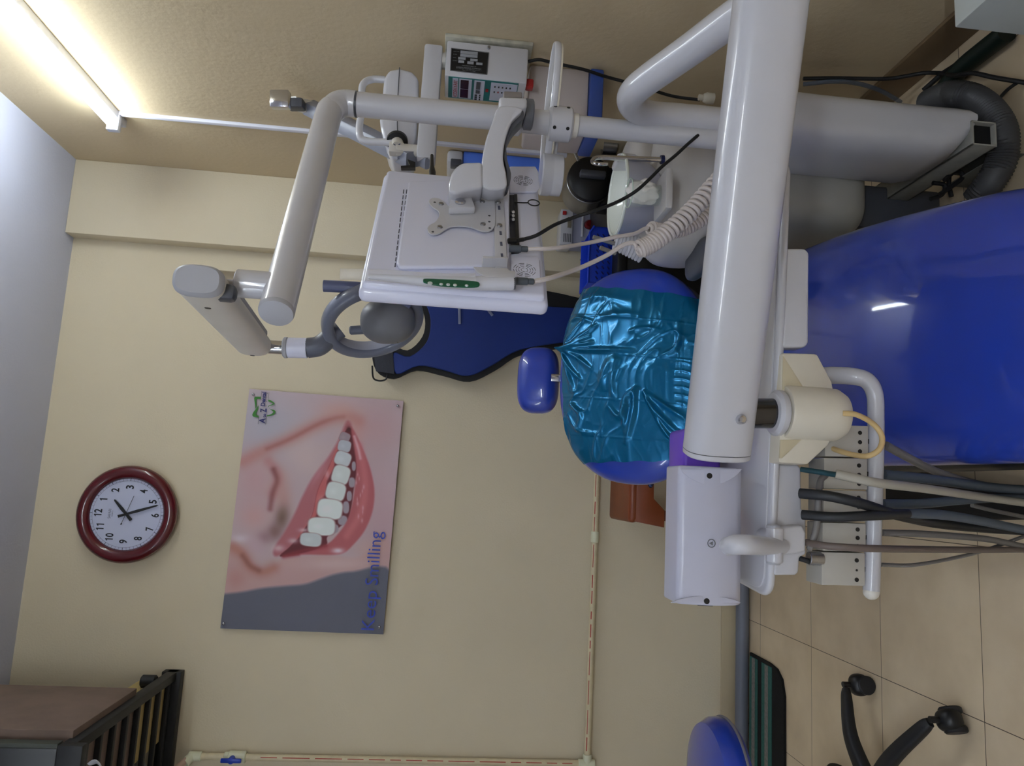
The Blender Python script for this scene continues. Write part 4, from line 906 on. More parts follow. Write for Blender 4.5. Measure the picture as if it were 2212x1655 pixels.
# ================================================================ spittoon unit
def spittoon():
    Y=1.74; c=W(1335,423,Y)
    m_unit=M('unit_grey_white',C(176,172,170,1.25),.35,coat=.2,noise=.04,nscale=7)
    t=thing('spittoon_unit','pale grey dental spittoon unit with round white bowl, behind the white pole','spittoon',(c.x,Y,0))
    r=.101
    B().lathe(c,Z_,[(r*.96,.0),(r,.004),(r*1.01,-.002),(r*.99,-.008),(r*.93,-.035),(r*.86,-.065),(r*.7,-.09)],56,caps=False).obj('bowl_outside',M('bowl_shell',C(160,160,172,1.2),.35,coat=.3),t)
    B().lathe(c,Z_,[(r*.97,.003),(r*.9,-.012),(r*.65,-.035),(r*.2,-.045),(.0,-.047)],56,caps=False).obj('bowl',M('porcelain',C(205,208,200,1.3),.12,coat=.6),t)
    B().ring(c+Z_*.001,Z_,r,.0045,56,10).obj('bowl_rim',M('porcelain',(0,0,0,1)),t)
    # rounded upper body
    up=B(); k=W(1480,425,1.78); h1=W(1480,545,1.72).x; h2=W(1480,300,1.86).x
    zt=W(1392,430,1.78).z; zb=W(1560,430,1.78).z
    up.pillow(((h1+h2)/2,1.80,(zt+zb)/2),(X_,Y_,Z_),((h2-h1)/2,.15,(zt-zb)/2),(3.2,3.2,3.0),56,32); up.obj('upper_housing',m_unit,t)
    B().pillow(((h1+h2)/2+.04,1.84,zt-.01),(X_,Y_,Z_),((h2-h1)/2-.045,.10,.055),(4,4,3.4),48,24).obj('bowl_support',m_unit,t)
    sm=[W(1500,322,1.69),W(1508,400,1.655),W(1498,440,1.65),W(1478,490,1.66),W(1440,520,1.70)]
    B().tube(sm,.0012,6).obj('housing_seam',m_dgrey,t)
    # lower cabinet with rounded foot
    a=W(1800,528,1.74).x; b_=W(1800,372,1.80).x; z1=W(1540,450,1.72).z; z0=W(1888,450,1.64).z
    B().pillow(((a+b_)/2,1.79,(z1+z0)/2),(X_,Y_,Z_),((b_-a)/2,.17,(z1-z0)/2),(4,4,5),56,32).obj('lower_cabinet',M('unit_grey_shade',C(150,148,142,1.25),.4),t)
    B().bb((a+b_)/2-.06,(a+b_)/2+.06,1.74,1.88,0,z0+.05,.01).obj('floor_pedestal',m_dgrey,t)
    # chrome rinse tube
    R=[W(1428,345,1.66),W(1400,344,1.66),W(1340,342,1.66),W(1300,340,1.66),W(1284,343,1.655),W(1280,350,1.64),W(1292,354,1.62),W(1312,354,1.62)]
    B().tube(R,[.0065,.0065,.0062,.006,.0055,.005,.005,.0045],12).obj('rinse_tube',m_chrome,t)
    B().cyl(W(1427,345,1.66),W(1434,345,1.66),.011,18).obj('tube_seal_ring',M('seal_blue',C(24,34,80),.4),t)
    B().prism([W(x,y,1.70) for x,y in ((1333,352),(1330,345),(1335,331),(1345,328),(1372,332),(1390,342),(1390,352))],(0,.05,0),.006,3).obj('bowl_guard',m_white,t)
    B().prism([W(x,y,1.75) for x,y in ((1424,300),(1432,338),(1446,342),(1450,330),(1446,296))],(0,.03,0),.004).obj('filler_spout',m_white,t)
    # handpiece rest with ribbed sleeve
    p0=W(1328,522,1.66); p1=W(1392,542,1.66); v=(p1-p0).normalized()
    pr=[]
    for i in range(9):
        h=i*(p1-p0).length/9; pr+=[(.019+.0013*i,h),(.0205+.0013*i,h+.002),(.0205+.0013*i,h+.0045),(.0175+.0013*i,h+.006)]
    B().lathe(p0,v,pr,28).obj('ribbed_sleeve',M('ribbed_white',C(180,180,188,1.2),.4),t)
    for d0,d1 in (((1281,512),(1330,527)),((1296,535),(1330,548))):
        q=B(); q.cyl(W(*d0,1.64),W(*d1,1.65),.0052,14,.001); q.obj('syringe_tip',m_steel,t)
    return c
spc=spittoon()
def cup():
    c=W(1359,417,1.60); r=.034
    t=thing('plastic_cup','clear plastic cup stuffed with white tissue, standing on the spittoon unit','cup',tuple(c-Z_*.072))
    B().lathe(c-Z_*.072,Z_,[(r*.72,0),(r*.98,.070),(r*1.03,.072),(r*.94,.070),(r*.68,.003),(0,.003)],36).obj('cup_wall',M('cup_clear',(.82,.90,.84,1),.08,alpha=.16,spec=.8),t)
    B().ring(c,Z_,r*1.0,.0014,40,6).obj('cup_rim',M('cup_rim_pale',C(190,205,192,1.2),.2),t)
    tb=bmesh.new(); bmesh.ops.create_icosphere(tb,subdivisions=4,radius=1)
    for v in tb.verts:
        n=math.sin(v.co.x*7+v.co.y*3)*math.cos(v.co.z*6+v.co.x*4)*.16+math.sin(v.co.y*11)*.07
        v.co=V((v.co.x*r*.80,v.co.y*r*.80,v.co.z*.036))*(1+n)+c-V((-.005,0,.034))
    b=B(); b._merge(tb); b.obj('tissue',M('tissue_white',C(210,205,200,1.3),.9),t,sharp=180)
    return c
cpc=cup()
B().box(cpc-Z_*.082,(.10,.10,.018),(X_,Y_,Z_),.006).obj('cup_shelf',M('unit_grey_white',(0,0,0,1)),label='small pale shelf on the front of the spittoon unit, under the tissue cup',cat='shelf')
# ================================================================ patient chair
def chair():
    t=thing('dental_chair','large blue vinyl dental patient chair with raised backrest and small headrest','dental chair',(.25,1.6,0))
    # backrest : tilted rounded cushion
    bt=W(1219,815,2.15); bb_=W(1535,815,1.82); c=(bt+bb_)/2; u=(bt-bb_).normalized(); L=(bt-bb_).length/2
    xl=W(1360,1047,2.0); xr=W(1360,585,2.0); hx=(xr.x-xl.x)/2; c.x=(xl.x+xr.x)/2
    n=X_.cross(u).normalized(); 
    if n.y>0: n=-n
    B().pillow(c,(X_,u,n),(hx,L*1.02,.075),(2.35,2.35,2.4),72,32).obj('backrest',m_blue,t)
    B().pillow(c-n*.045,(X_,u,n),(hx*.92,L*.98,.06),(3,3,3),48,20).obj('backrest_shell',m_dgrey,t)
    # headrest
    h=W(1163,822,2.33); B().pillow(h,(X_,(Z_+Y_*.35).normalized(),(-Y_+Z_*.35).normalized()),(.109,.068,.050),(3.3,3.0,2.6),48,28).obj('headrest',m_blue,t)
    b=B(); b.bb(h.x-.012,h.x+.012,2.25,2.262,h.z-.17,h.z-.03,.002); b.obj('headrest_bar',m_chrome,t)
    # seat and leg rest : lofted cushion
    m_seat=m_blue
    S=[(.60,2330,975,300,.21),(.80,2290,985,340,.31),(1.03,2212,990,378,None),(1.19,2000,998,426,None),(1.39,1810,1003,478,None),(1.57,1700,1000,520,None),(1.74,1620,990,560,None),(1.90,1580,985,600,.50)]
    sec=[]
    for Y,v,yl,yr,z in S:
        zz=z if z is not None else W(v,690,Y).z
        vv=1106+0
        xl_=W(v,yl,Y).x; xr_=W(v,yr,Y).x; sec.append((Y,xl_,xr_,zz))
    # smooth heights so that the top reads as one gentle surface
    tb=bmesh.new(); rings=[]; n_=44
    prof=[]
    ys=[s[0] for s in sec]
    def interp(k,y): return float(np.interp(y,ys,[s[k] for s in sec]))
    NY=40
    for i in range(NY+1):
        y=ys[0]+(ys[-1]-ys[0])*i/NY; e=min(i,NY-i)/NY; sh=1 if e>.05 else math.sqrt(max(.0,1-(1-e/.05)**2))*.85+.15
        x0,x1,z=[interp(k,y) for k in (1,2,3)]
        # average neighbours
        x0=(x0+interp(1,y-.08)+interp(1,y+.08))/3; x1=(x1+interp(2,y-.08)+interp(2,y+.08))/3; z=(z+interp(3,y-.08)+interp(3,y+.08))/3
        cx=(x0+x1)/2; hw=(x1-x0)/2; ring=[]
        T=.075
        for j in range(n_):
            a=2*PI*j/n_; cc,ss=math.cos(a),math.sin(a); e_=2.6
            px=hw*sh**.3*math.copysign(abs(cc)**(2/e_),cc); pz=T*sh*math.copysign(abs(ss)**(2/e_),ss)
            if ss>0: pz+= .028*(1-(px/hw)**2)-.02*max(0,1-abs(px/hw)*1.6)**2*0
            ring.append(tb.verts.new((cx+px,y,z-.088+pz)))
        rings.append(ring)
    for a,b2 in zip(rings,rings[1:]):
        for j in range(n_): tb.faces.new((a[j],a[(j+1)%n_],b2[(j+1)%n_],b2[j]))
    tb.faces.new(rings[0][::-1]); tb.faces.new(rings[-1]); bmesh.ops.recalc_face_normals(tb,faces=tb.faces)
    b=B(); b._merge(tb); b.obj('seat_cushion',m_seat,t,sharp=80)
    x0,x1=sec[2][1],sec[2][2]
    B().bb(x0-.005,x1-.07,.95,1.85,.22,.30,.02,3).obj('seat_underframe',m_blk,t)
    B().bb(x0+.10,x1-.14,1.25,1.95,.05,.24,.02,3).obj('lift_pedestal',M('pedestal_grey',C(120,120,120),.5),t)
    B().bb(x0+.03,x1-.10,1.05,2.05,0,.055,.015,3).obj('base_plate',m_blkm,t)
    b=B(); b.tube([(c.x,1.9,.36),(c.x,1.98,.45),(c.x,2.04,.60)],[.05,.045,.04],16,sec=(1,2.2)); b.obj('back_hinge',m_dgrey,t)
    B().pillow(W(1512,560,1.72),(X_,Y_,Z_),(.045,.09,.018),(3,3,3),24,12).obj('side_arm_pad',m_dgrey,t)
    return c,u,n,hx,L*1.02
BC,BU,BN,BHX,BHL=chair()
# ================================================================ teal plastic sheet draped over the backrest
def drape():
    e1,e2,e3=2.35,2.35,2.4
    def surf(a,b_): # height of cushion front above its mid plane
        s_=(abs(a)**e1+abs(b_)**e2)
        s_=min(s_,2.0)
        q=s_**(e3/2.6) if s_<1 else 1
        k=max(0,1-q)**(1/e3)
        return .075*k
    rnd=random.Random(3)
    c1=[-.71,-.38,.0,.35,.72]
    # wrinkle list: (origin a,b, direction angle, length, width, height)
    def inv(x,y):
        p=PP(x,y,BC+BN*.07,BN)-BC; return p.x/BHX, p.dot(BU)/BHL
    wr=[]
    def add(P,w,h):
        wr.append(([inv(*q) for q in P],w,h))
    def fan(o,ends,w,h):
        for e in ends: add([o,((o[0]+e[0])/2+rnd.uniform(-6,6),(o[1]+e[1])/2+rnd.uniform(-6,6)),e],w,h)
    fan((1208,762),[(1290,742),(1380,755),(1285,805),(1260,830),(1240,862),(1300,700),(1282,728),(1268,690)],.020,.010)
    add([(1330,775),(1310,815),(1305,850)],.045,.012); add([(1338,780),(1325,830),(1330,870)],.03,.010)
    add([(1378,840),(1350,870),(1345,940)],.028,.014); add([(1395,845),(1420,890),(1460,935)],.022,.012); add([(1375,850),(1365,900),(1340,960)],.024,.012)
    add([(1405,850),(1450,880),(1480,900)],.02,.010); add([(1355,880),(1335,900),(1310,875)],.024,.011); add([(1400,860),(1430,930),(1455,945)],.016,.009)
    add([(1230,880),(1250,905),(1235,940)],.03,.010); add([(1240,655),(1300,640),(1380,650)],.04,.006); add([(1470,690),(1465,740),(1430,765)],.024,.010)
    add([(1370,715),(1400,705),(1440,708)],.018,.005); add([(1300,690),(1340,680),(1400,678)],.03,.005); add([(1225,700),(1250,690),(1290,700)],.02,.006)
    add([(1215,900),(1240,935),(1300,940)],.02,.006)
    for k in range(6): add([(1452+3*(k%2),775+k*17),(1472,772+k*18),(1490,776+k*19)],.009,.0022)
    cre=[((1215,684),(1500,686)),((1210,766),(1500,766)),((1204,863),(1490,866)),((1203,944),(1490,946))]; cre=[(inv(*p),inv(*q)) for p,q in cre]
    cv=[(inv(1474,640),inv(1466,950)),(inv(1310,625),inv(1290,995))]
    WR=[(np.array([(p.x,p.y) for p in catmull([V((a,b_,0)) for a,b_ in P],6)]),w,h) for P,w,h in wr]
    # corners of the sheet in pixels: top-left, top-right, lower
    TLp,TRp=inv(1228,1006),inv(1238,618); BLp,BRp=inv(1560,975),inv(1560,628)
    NU,NV=190,170
    U,Vv=np.meshgrid(np.linspace(0,1,NU+1),np.linspace(0,1,NV+1),indexing='ij')
    a=(TLp[0]*(1-U)+TRp[0]*U)*(1-Vv)+(BLp[0]*(1-U)+BRp[0]*U)*Vv
    ty=[1006,985,940,850,770,690,660,640,618]; tx=[1226,1212,1201,1203,1207,1211,1220,1228,1238]
    ta=[inv(x,y) for x,y in zip(tx,ty)]; top=np.interp(a[:,0],[q[0] for q in ta],[q[1] for q in ta])[:,None]*np.ones_like(a)
    top=top+.006*np.sin(U*31)+.004*np.sin(U*67)
    b_=top*(1-Vv)+BLp[1]*Vv
    a=a+.006*np.sin(b_*19)*(np.abs(U-.5)>.45)
    s_=np.minimum(np.abs(a)**e1+np.abs(b_)**e2,1.0)
    h=.075*np.maximum(0,1-s_**(e3/2.6))**(1/e3)
    sr=np.abs(a)**e1+np.abs(b_)**e2
    h=np.where(sr<1,h,-np.minimum(.03,(sr-1)*.05))+.006
    d=np.zeros_like(a)
    asp=BHL/BHX
    for P,w,hh in WR:
        dm=np.full(a.shape,9.); tt=np.zeros_like(a)
        for i in range(len(P)-1):
            ax,ay=P[i]; dx,dy=P[i+1]-P[i]; u=np.clip(((a-ax)*dx+(b_-ay)*asp*asp*dy)/(dx*dx+asp*asp*dy*dy+1e-12),0,1)
            q=np.hypot(a-ax-u*dx,(b_-ay-u*dy)*asp); m_=q<dm; dm=np.where(m_,q,dm); tt=np.where(m_,(i+u)/(len(P)-1),tt)
        d+=hh*np.exp(-(dm/w)**2)*np.sin(np.clip(tt*.85+.15,0,1)*PI)**.7
    for (p,q) in cre+cv:
        ax,ay=p; dx,dy=q[0]-p[0],q[1]-p[1]; u=np.clip(((a-ax)*dx+(b_-ay)*dy)/(dx*dx+dy*dy),0,1); dm=np.hypot(a-ax-u*dx,b_-ay-u*dy)
        d+=.0016*np.exp(-(dm/.006)**2)
    d+=.0022*np.sin(a*7+b_*3+1)*np.sin(b_*6-a*2)
    from mathutils import noise as MN_
    nz=np.zeros_like(a)
    for i in range(NU+1):
        for j in range(NV+1):
            A_,B_=a[i,j],b_[i,j]; w1=MN_.noise(V((A_*2+B_*.6,B_*1.2,3)))
            r1=1-abs(MN_.noise(V((A_*2.2+w1*1.4,B_*4.2+A_*1.5+w1,7))))*2.2; r2=1-abs(MN_.noise(V((A_*5.5+w1*2,B_*8+w1,11))))*2.2
            msk=.12+.8*max(0,MN_.noise(V((A_*1.3+5,B_*1.3,2)))+.25)+.5*max(0,-A_-.1)
            nz[i,j]=msk*(.0065*max(0,r1)**4+.0022*max(0,r2)**4)
    d+=nz
    h=h+d
    P0=np.array(BC); co=P0+a[...,None]*BHX*np.array(X_)+b_[...,None]*BHL*np.array(BU)+h[...,None]*np.array(BN)
    n1=NV+1; idx=np.arange((NU+1)*n1).reshape(NU+1,n1); fc=np.stack([idx[:-1,:-1],idx[1:,:-1],idx[1:,1:],idx[:-1,1:]],-1).reshape(-1,4)
    me=bpy.data.meshes.new('sheet'); me.from_pydata(co.reshape(-1,3).tolist(),[],fc.tolist())
    tb=bmesh.new(); tb.from_mesh(me); bmesh.ops.recalc_face_normals(tb,faces=tb.faces); bmesh.ops.solidify(tb,geom=tb.faces[:],thickness=.0006); tb.to_mesh(me); tb.free()
    mm=M('teal_sheet',C(4,104,148,1.0),.26,metal=.5,coat=.12,bump=.02,bscale=22)
    link(me,'plastic_sheet',mm,label='wrinkled shiny teal plastic sheet draped over the backrest of the blue chair',cat='sheet',sharp=80)
drape()
# ================================================================ delivery arm
def delivery():
    t=thing('delivery_unit','white doctor delivery unit: thick arm, instrument table and handpiece holders across the foreground','delivery unit',tuple(W(1640,900,1.2)))
    r=.029
    B().tube([W(1660,276,1.49),W(1560,262,1.49),W(1460,252,1.49),W(1405,247,1.48),W(1372,234,1.45),W(1362,215,1.40),W(1372,195,1.34),W(1405,168,1.28),W(1490,108,1.18),W(1580,42,1.08),W(1700,-40,.98),W(1780,-95,.92)],r,32,k=8).obj('bent_tube',m_white,t)
    A=W(1548,972,1.10); E=W(1676,-90,.876); d=(E-A).normalized()
    B().tube([A,A+d*.012,E],[1,1,1],56,sec=(.0508,.038),exp=2.7,up=Z_,smooth=False).obj('main_arm',m_white,t,sharp=50)
    B().tube([A-d*.010,A-d*.008,A-d*.0012],[.93,.99,1.0],56,sec=(.0508,.038),exp=2.7,up=Z_,smooth=False).obj('arm_end_cap',m_white,t)
    s=d.cross(Z_).normalized(); 
    if s.y>0: s=-s
    p=W(1605,905,1.036); B().lathe(p+V((0,.012,0)),-Y_,[(.0075,0),(.0075,.008),(.005,.012),(0,.013)],20).obj('hex_bolt',m_chrome,t)
    # pivot stem and hub
    Yb=1.085
    B().cyl(W(1600,893,Yb),W(1690,893,Yb),.0235,28).obj('pivot_stem',M('dark_chrome',C(80,80,84),.15,metal=1),t)
    r1=W(1668,893,Yb); 
    B().lathe(W(1688,893,Yb),Z_,[(.034,0),(.036,.003),(.036,.010),(.031,.015),(.024,.016)],40).obj('pivot_ring',m_white,t)
    hp=W(1690,890,1.085)
    hub=B().lathe(V((hp.x,hp.y,W(1822,890,1.085).z)),Z_,[(.02,0),(.034,.004),(.041,.016),(.042,.03),(.042,hp.z-W(1822,890,1.085).z-.004),(.040,hp.z-W(1822,890,1.085).z)],40).obj('pivot_hub',m_cream,t)
    Yw=1.078
    B().prism([W(x,y,Yw) for x,y in ((1690,762),(1766,764),(1798,825),(1803,850),(1803,930),(1790,962),(1745,1004),(1682,1000))],(0,.05,0),.004,2).obj('cream_bracket',m_cream,t)
    b=B(); b.prism([W(x,y,Yw-.001) for x,y in ((1692,768),(1737,838),(1735,842),(1690,842))],(0,.01,0),.001); b.obj('bracket_recess',M('cream_recess',C(190,178,150,1.15),.45),t)
    b=B(); b.prism([W(x,y,Yw-.001) for x,y in ((1686,950),(1732,950),(1690,990),(1684,990))],(0,.01,0),.001); b.obj('bracket_recess',M('cream_recess',(0,0,0,1)),t)
    # table slab
    Z0=W(1658,1292,1.12).z; L0=WZ(1658,1295,Z0); R0=WZ(1690,470,Z0); e=(R0-L0).normalized(); e.z=0; nb=V((-e.y,e.x,0)); 
    if nb.y<0: nb=-nb
    def slab(l,rgt,f,bk,z1,z2,name,m,bev=.006,rad=.03):
        P=[]
        for (cx,cy,a0) in ((l+rad,f+rad,PI),(rgt-rad,f+rad,1.5*PI),(rgt-rad,bk-rad,0),(l+rad,bk-rad,.5*PI)):
            for i in range(6):
                a=a0+(PI/2)*i/5; P.append(L0+e*(cx+math.cos(a)*rad)+nb*(cy+math.sin(a)*rad))
        P=[V((q.x,q.y,z1)) for q in P]
        return B().prism(P,(0,0,z2-z1),bev,3).obj(name,m,t)
    LN=(R0-L0).length
    slab(0,LN+.10,0,.27,Z0-.013,Z0,'table_rim',m_white)
    slab(.010,LN+.09,.010,.26,Z0-.0005,Z0+.003,'table_top',m_white,.001)
    slab(.03,LN+.05,.09,.25,Z0-.04,Z0-.012,'table_underbody',m_white2,.008)
    # control pads hanging under the front edge
    B().prism([W(x,y,1.085) for x,y in ((1690,536),(1740,536),(1749,546),(1748,742),(1738,751),(1690,751))],(0,.03,0),.006,3).obj('switch_panel',m_white,t)
    B().prism([W(x,y,1.115) for x,y in ((1676,1003),(1724,1003),(1731,1012),(1732,1098),(1742,1116),(1742,1198),(1728,1204),(1726,1238),(1718,1243),(1672,1243))],(0,.03,0),.005,3).obj('switch_panel',m_white,t)
    # tall curved front cover
    F0=1.13; P=[]
    z_t=W(1440,1160,F0+.06).z; z_b=W(1612,1160,F0).z
    xL=W(1525,1308,F0).x; xR=W(1525,1008,F0).x
    prof=[(F0+.085,z_t-.012),(F0+.07,z_t),(F0+.006,z_t),(F0,z_t-.006),(F0-.006,z_t-.05),(F0-.004,z_b+.04),(F0+.006,z_b+.012),(F0+.02,z_b),(F0+.085,z_b)]
    cv=B().prism([(xL,y,z) for y,z in prof],(xR-xL,0,0),.008,4,.35).obj('front_cover',M('cover_white',C(190,190,206,1.1),.35,coat=.3),t)
    for (xx,sg) in ((1011,1),(1305,-1)):
        pts=[]
        n=14
        for i in range(n+1):
            k=i/n; x=(1470+134*k) if sg>0 else 1450+152*k; dep=(34 if sg>0 else 15)*math.sin(k*PI)**.8
            pts.append((x,xx+sg*(3+dep)))
        pts=[((1470 if sg>0 else 1450),xx+sg*2)]+pts[1:-1]+[((1604 if sg>0 else 1602),xx+sg*2)]
        B().prism([W(x,y,F0-.0045) for x,y in pts],(0,.006,0),.001).obj('end_scoop',M('cover_white',(0,0,0,1)),cv)
    for x,y in ((1533,1028),(1527,1299)): 
        p=W(x,y,F0-.006); B().cyl(p,p+V((0,.003,0)),.0045,16).obj('screw_hole',m_blk,cv)
    p=W(1537,1174,F0-.0065); em=B().ring(p,Y_,.006,.0007,28,6).obj('emblem',m_grey,cv); B().prism([p+V((-.003,-.0005,-.002)),p+V((.003,-.0005,-.002)),p+V((0,-.0005,.004))],(0,.001,0),0).obj('emblem_mark',m_grey,em)
    B().bb(xL-.004,xL+.001,F0+.02,F0+.05,z_t-.065,z_t-.04,.001).obj('power_rocker',m_blk,cv)
    # handle with hinge
    B().tube([W(1574,1180,1.055),W(1588,1177,1.035),W(1615,1177,1.03),W(1645,1179,1.05),W(1672,1180,1.075),W(1690,1180,1.09)],[.0125,.0145,.0145,.0140,.0120,.0115],24).obj('grip_handle',m_white,t)
    B().pillow(W(1574,1180,1.058),(X_,Y_,Z_),(.0135,.0145,.0135),(2,2,2),24,12).obj('handle_knob',m_white,t)
    hg=B(); hg.cyl(W(1673,1139,1.085),W(1673,1216,1.085),.0125,24,.002); hg.obj('hinge_barrel',m_white,t)
    for y in ((1133,1148),(1208,1220)): b=B(); b.cyl(W(1671,y[0],1.085),W(1671,y[1],1.085),.0105,20,.002); b.obj('hinge_cap',M('pale_grey_cap',(0,0,0,1)),t)
    B().prism([W(x,y,1.09) for x,y in ((1660,1150),(1682,1140),(1700,1138),(1735,1134),(1742,1150),(1742,1192),(1715,1198),(1672,1200))],(0,.05,0),.005,3).obj('handle_bracket',m_white,t)
    # holder bar
    Yh=1.12
    B().tube([W(1770,812,1.16),W(1800,811,1.15),W(1840,813,Yh+.01),W(1872,822,Yh),W(1889,850,Yh),W(1892,900,Yh),W(1891,1000,Yh),W(1888,1100,Yh),W(1885,1200,Yh),W(1882,1276,Yh)],[.0145,.0145,.0142,.0135,.013,.0128,.0128,.0126,.0126,.0126],22,k=6).obj('holder_bar',m_white,t)
    B().pillow(W(1882,1279,Yh),(X_,Y_,Z_),(.0122,.0122,.0122),(2,2,2),20,12).obj('bar_end',m_white2,t)
    mh=M('holder_metal',C(176,172,164,1.2),.38,metal=.1,noise=.05,nscale=30)
    rows=[(918,986,1782),(989,1056,1780),(1059,1125,1779),(1129,1190,1777),(1193,1264,1775)]
    for i,(a,c,xx) in enumerate(rows):
        q=[W(xx,a,Yh-.006),W(xx+94,a+2,Yh-.006),W(xx+94,c+2,Yh-.006),W(xx,c,Yh-.006)]
        bx=B().prism(q,(0,.05,0),.0015).obj('handpiece_holder',mh,t)
        for k,fr in enumerate((.28,.58,.87)):
            p=W(xx+76,a+(c-a)*fr-2,Yh-.0066); B().cyl(p,p+V((0,.002,0)),.0034 if not(i==4 and k==1) else .0018,14).obj('bolt_hole',m_blk,bx)
        B().prism([W(xx+94,a+(c-a)*.45,Yh-.002),W(xx+99,a+(c-a)*.45,Yh-.002),W(xx+99,a+(c-a)*.6,Yh-.002),W(xx+94,a+(c-a)*.6,Yh-.002)],(0,.01,0),.0).obj('holder_switch',m_blk,bx)
    # hoses of the handpieces
    mt={'bk':M('hose_black',C(34,36,40),.5),'gb':M('hose_grey_blue',C(78,88,100,1.1),.5),'gr':M('hose_grey',C(112,108,106,1.1),.5),'br':M('hose_brown_grey',C(104,92,86,1.1),.5),'be':M('hose_beige',C(165,160,148,1.1),.5),'te':M('hose_teal',C(20,62,72),.4),'yl':M('cable_yellowed',C(196,168,118,1.15),.5)}
    Hs=[('be',.0070,[(1805,1024,1.06),(1850,1034,1.05),(1900,1044,1.05),(2000,1056,1.1),(2110,1072,1.2),(2240,1090,1.3),(2330,1098,1.40)]),
        ('bk',.0080,[(1728,1066,1.10),(1790,1072,1.07),(1860,1088,1.06),(1950,1116,1.1),(2060,1136,1.2),(2220,1148,1.3),(2330,1152,1.4)]),
        ('bk',.0075,[(1733,1112,1.10),(1800,1117,1.07),(1880,1114,1.06),(1960,1110,1.1)]),
        ('gb',.0080,[(1955,1110,1.1),(2030,1112,1.14),(2110,1124,1.2),(2240,1150,1.3),(2330,1160,1.4)]),
        ('br',.0055,[(1742,1172,1.10),(1790,1180,1.07),(1880,1185,1.06),(2000,1187,1.12),(2120,1188,1.2),(2240,1188,1.3),(2330,1190,1.4)]),
        ('gr',.0055,[(1905,1151,1.13),(1980,1153,1.15),(2060,1158,1.18),(2140,1166,1.22),(2240,1186,1.3),(2330,1192,1.4)]),
        ('gr',.0032,[(1903,1220,1.13),(1970,1221,1.15),(2050,1208,1.19),(2130,1188,1.24),(2240,1150,1.3),(2330,1130,1.4)]),
        ('gr',.0070,[(1913,962,1.15),(1960,988,1.17),(2020,1018,1.20),(2080,1038,1.23),(2150,1054,1.27)]),
        ('gb',.0085,[(1908,1026,1.15),(1980,1032,1.17),(2060,1042,1.2),(2150,1054,1.26),(2250,1060,1.34),(2330,1064,1.42)]),
        ('gb',.0080,[(1905,1089,1.15),(1990,1088,1.18),(2060,1082,1.21),(2150,1076,1.27),(2250,1078,1.34),(2330,1080,1.42)]),
        ('gr',.0038,[(2100,1092,1.24),(2150,1104,1.27),(2250,1124,1.33)]),
        ('gr',.0050,[(1785,1026,1.12),(1772,1040,1.10),(1768,1080,1.09),(1766,1120,1.09),(1760,1155,1.09),(1748,1186,1.10)]),
        ('te',.0042,[(1730,1014,1.10),(1770,1020,1.08),(1808,1026,1.06)]),
        ('bk',.0042,[(1726,1206,1.12),(1745,1212,1.12),(1758,1216,1.12)])]
    for m_,r_,P in Hs: B().tube([W(*q) for q in P],r_,12,k=6).obj('handpiece_hose',mt[m_],t)
    b=B(); b.cyl(W(1746,1206,1.12),W(1776,1207,1.12),.0105,20,.001); b.obj('hose_connector',m_steel,t)
    B().tube([W(1820,893,1.045),W(1850,896,1.04),W(1885,915,1.05),W(1905,942,1.05),W(1900,970,1.05),W(1875,985,1.06),W(1845,983,1.08),W(1815,975,1.10),W(1795,968,1.12)],.0042,12,k=6).obj('looped_cable',mt['yl'],t)
    return Z0
ZT=delivery()
# purple box on the instrument table behind the arm
a=W(1476,1030,1.27); b_=W(1476,960,1.27)
bx=B().bb(a.x,b_.x+.03,1.27,1.36,ZT+.017,a.z,.008,3).obj('purple_box',M('purple_card',C(104,66,190,1.1),.4),label='bright purple box standing on the instrument table behind the end of the white arm',cat='box')
# ================================================================ things low on the right
def corrugated():
    P=[W(2005,222,1.66),W(2035,208,1.60),W(2065,204,1.55),W(2105,214,1.51),W(2143,245,1.47),W(2166,290,1.45),W(2164,345,1.46),W(2140,392,1.48),W(2110,432,1.52)]
    for p in P: p.z=max(p.z,.036)
    D=catmull(P,40); U=[D[0]]; acc=0
    for p,q in zip(D,D[1:]):
        L=(q-p).length
        while acc+L>=.0034: t=(.0034-acc)/L; p=p.lerp(q,t); U.append(p.copy()); L=(q-p).length; acc=0
        acc+=L
    rr=[.031+(.0022 if (i//1)%2 else -.0012) for i in range(len(U))]
    B().tube(U,rr,24,k=1,smooth=False).obj('corrugated_hose',M('hose_charcoal',C(64,64,66),.5),label='thick black corrugated suction hose curling on the floor by the square foot tube',cat='hose',sharp=80)
corrugated()
def fl(pts,r,name,mat,label,cat='cable'):
    P=[WZ(x,y,r+z) for x,y,z in pts]; B().tube(P,r,12,k=6).obj(name,mat,label=label,cat=cat)
fl([(2030,205,.0),(2075,150,.0),(2120,112,.0),(2175,70,.0)],.024,'green_hose',M('dark_green_hose',C(16,34,30),.5),'dark green-black hose on the floor running under the white floor cabinet','hose')
fl([(1995,195,.02),(2035,160,.0),(2065,140,.0),(2120,96,.0),(2160,62,.0)],.007,'thin_floor_hose',m_rubber,'thin black hose on the floor beside the right wall skirting','hose')
q=1.19
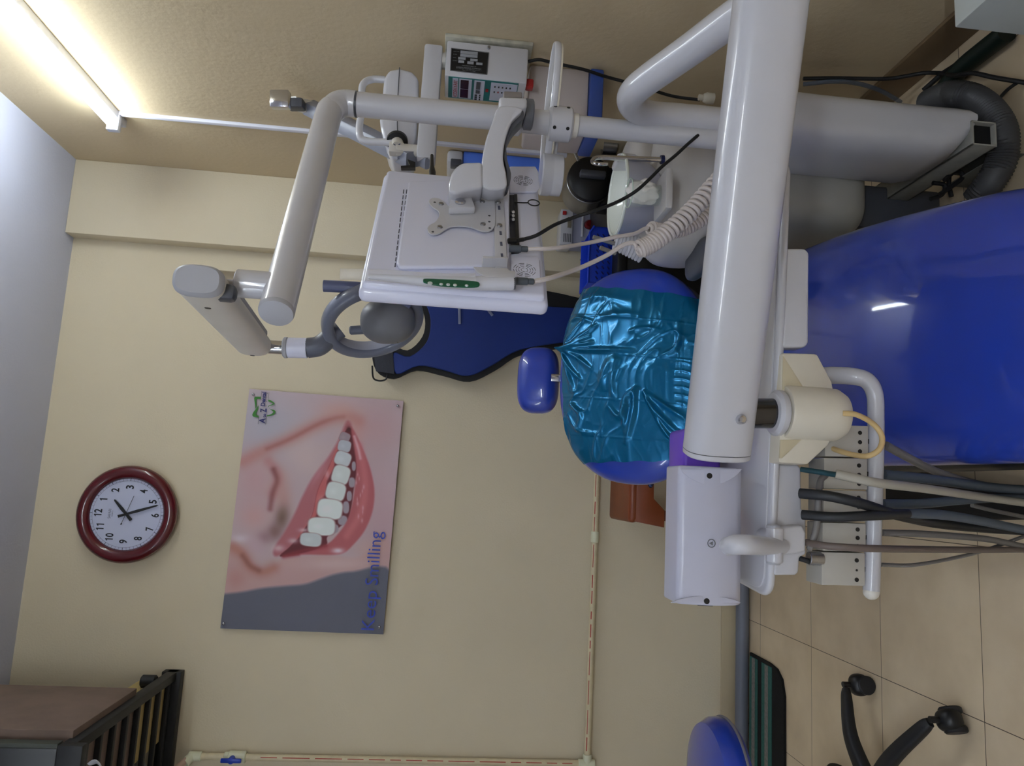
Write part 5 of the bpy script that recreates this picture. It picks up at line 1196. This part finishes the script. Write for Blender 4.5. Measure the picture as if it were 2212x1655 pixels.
B().tube([WX(1735,170,q),WX(1800,169,q),WX(1860,170,q),WX(1920,170,q),WX(1960,164,q),WX(1995,158,q),WZ(2030,158,.02),WZ(2060,163,.06),WZ(2100,158,.06),WZ(2150,168,.05),WZ(2212,178,.03),WZ(2260,184,.01)],.0055,8).obj('wall_cable',m_rubber,label='black cable running low along the right wall and over the hoses on the floor',cat='cable')
fl([(2205,174,.01),(2175,195,.03),(2150,225,.06),(2135,255,.06)],.004,'short_cable',m_rubber,'short black cable crossing the corrugated hose near the frame edge')
q=1.17
B().tube([WX(1735,182,q),WX(1800,176,q),WX(1850,180,q),WX(1900,195,q),WX(1945,220,q)],.006,10).obj('clear_water_tube',M('clear_blue_tube',C(90,105,125,1.1),.2,alpha=.6),label='translucent bluish water tube low on the right wall behind the post',cat='tube')
p=WX(1527,212,1.17); B().lathe(p-V((0,0,.02)),Z_,[(.016,0),(.016,.022),(.012,.030),(.009,.032),(.009,.045),(0,.046)],20).obj('cream_nozzle_bottle',m_cream,label='tiny cream screw-cap connector at the end of the x-ray power cable',cat='connector')
# black cables under the post
for k,(P) in enumerate([[(2040,390),(2060,372),(2075,372),(2078,385),(2060,400),(2030,420)],[(2015,395),(2040,400),(2035,420),(2010,430)],[(2050,380),(2050,400),(2055,425)]]):
    B().tube([W(x,y,1.58+k*.02) for x,y in P],.0055,8).obj('floor_cable',m_rubber,label=('looped black cable hanging under the post housing, by the chair','black cable behind the loop under the post housing','straight short black cable under the post housing')[k],cat='cable')
# white floor cabinet at the right edge
A=W(2062,60,1.15)
t=thing('floor_cabinet','white cabinet standing on the floor against the right wall, at the near right','cabinet',(1.05,.8,0))
B().bb(A.x,FX1-.013,.62,1.15,.02,A.z,.003).obj('cabinet_body',M('cabinet_white',C(178,182,178,1.2),.45),t)
B().bb(A.x+.03,FX1-.03,.66,1.12,0,.02,0).obj('plinth',m_blk,t)
B().cyl((A.x+.05,1.10,A.z),(A.x+.05,1.10,A.z+.001),.0016,8).obj('screw_dot',m_blk,t)

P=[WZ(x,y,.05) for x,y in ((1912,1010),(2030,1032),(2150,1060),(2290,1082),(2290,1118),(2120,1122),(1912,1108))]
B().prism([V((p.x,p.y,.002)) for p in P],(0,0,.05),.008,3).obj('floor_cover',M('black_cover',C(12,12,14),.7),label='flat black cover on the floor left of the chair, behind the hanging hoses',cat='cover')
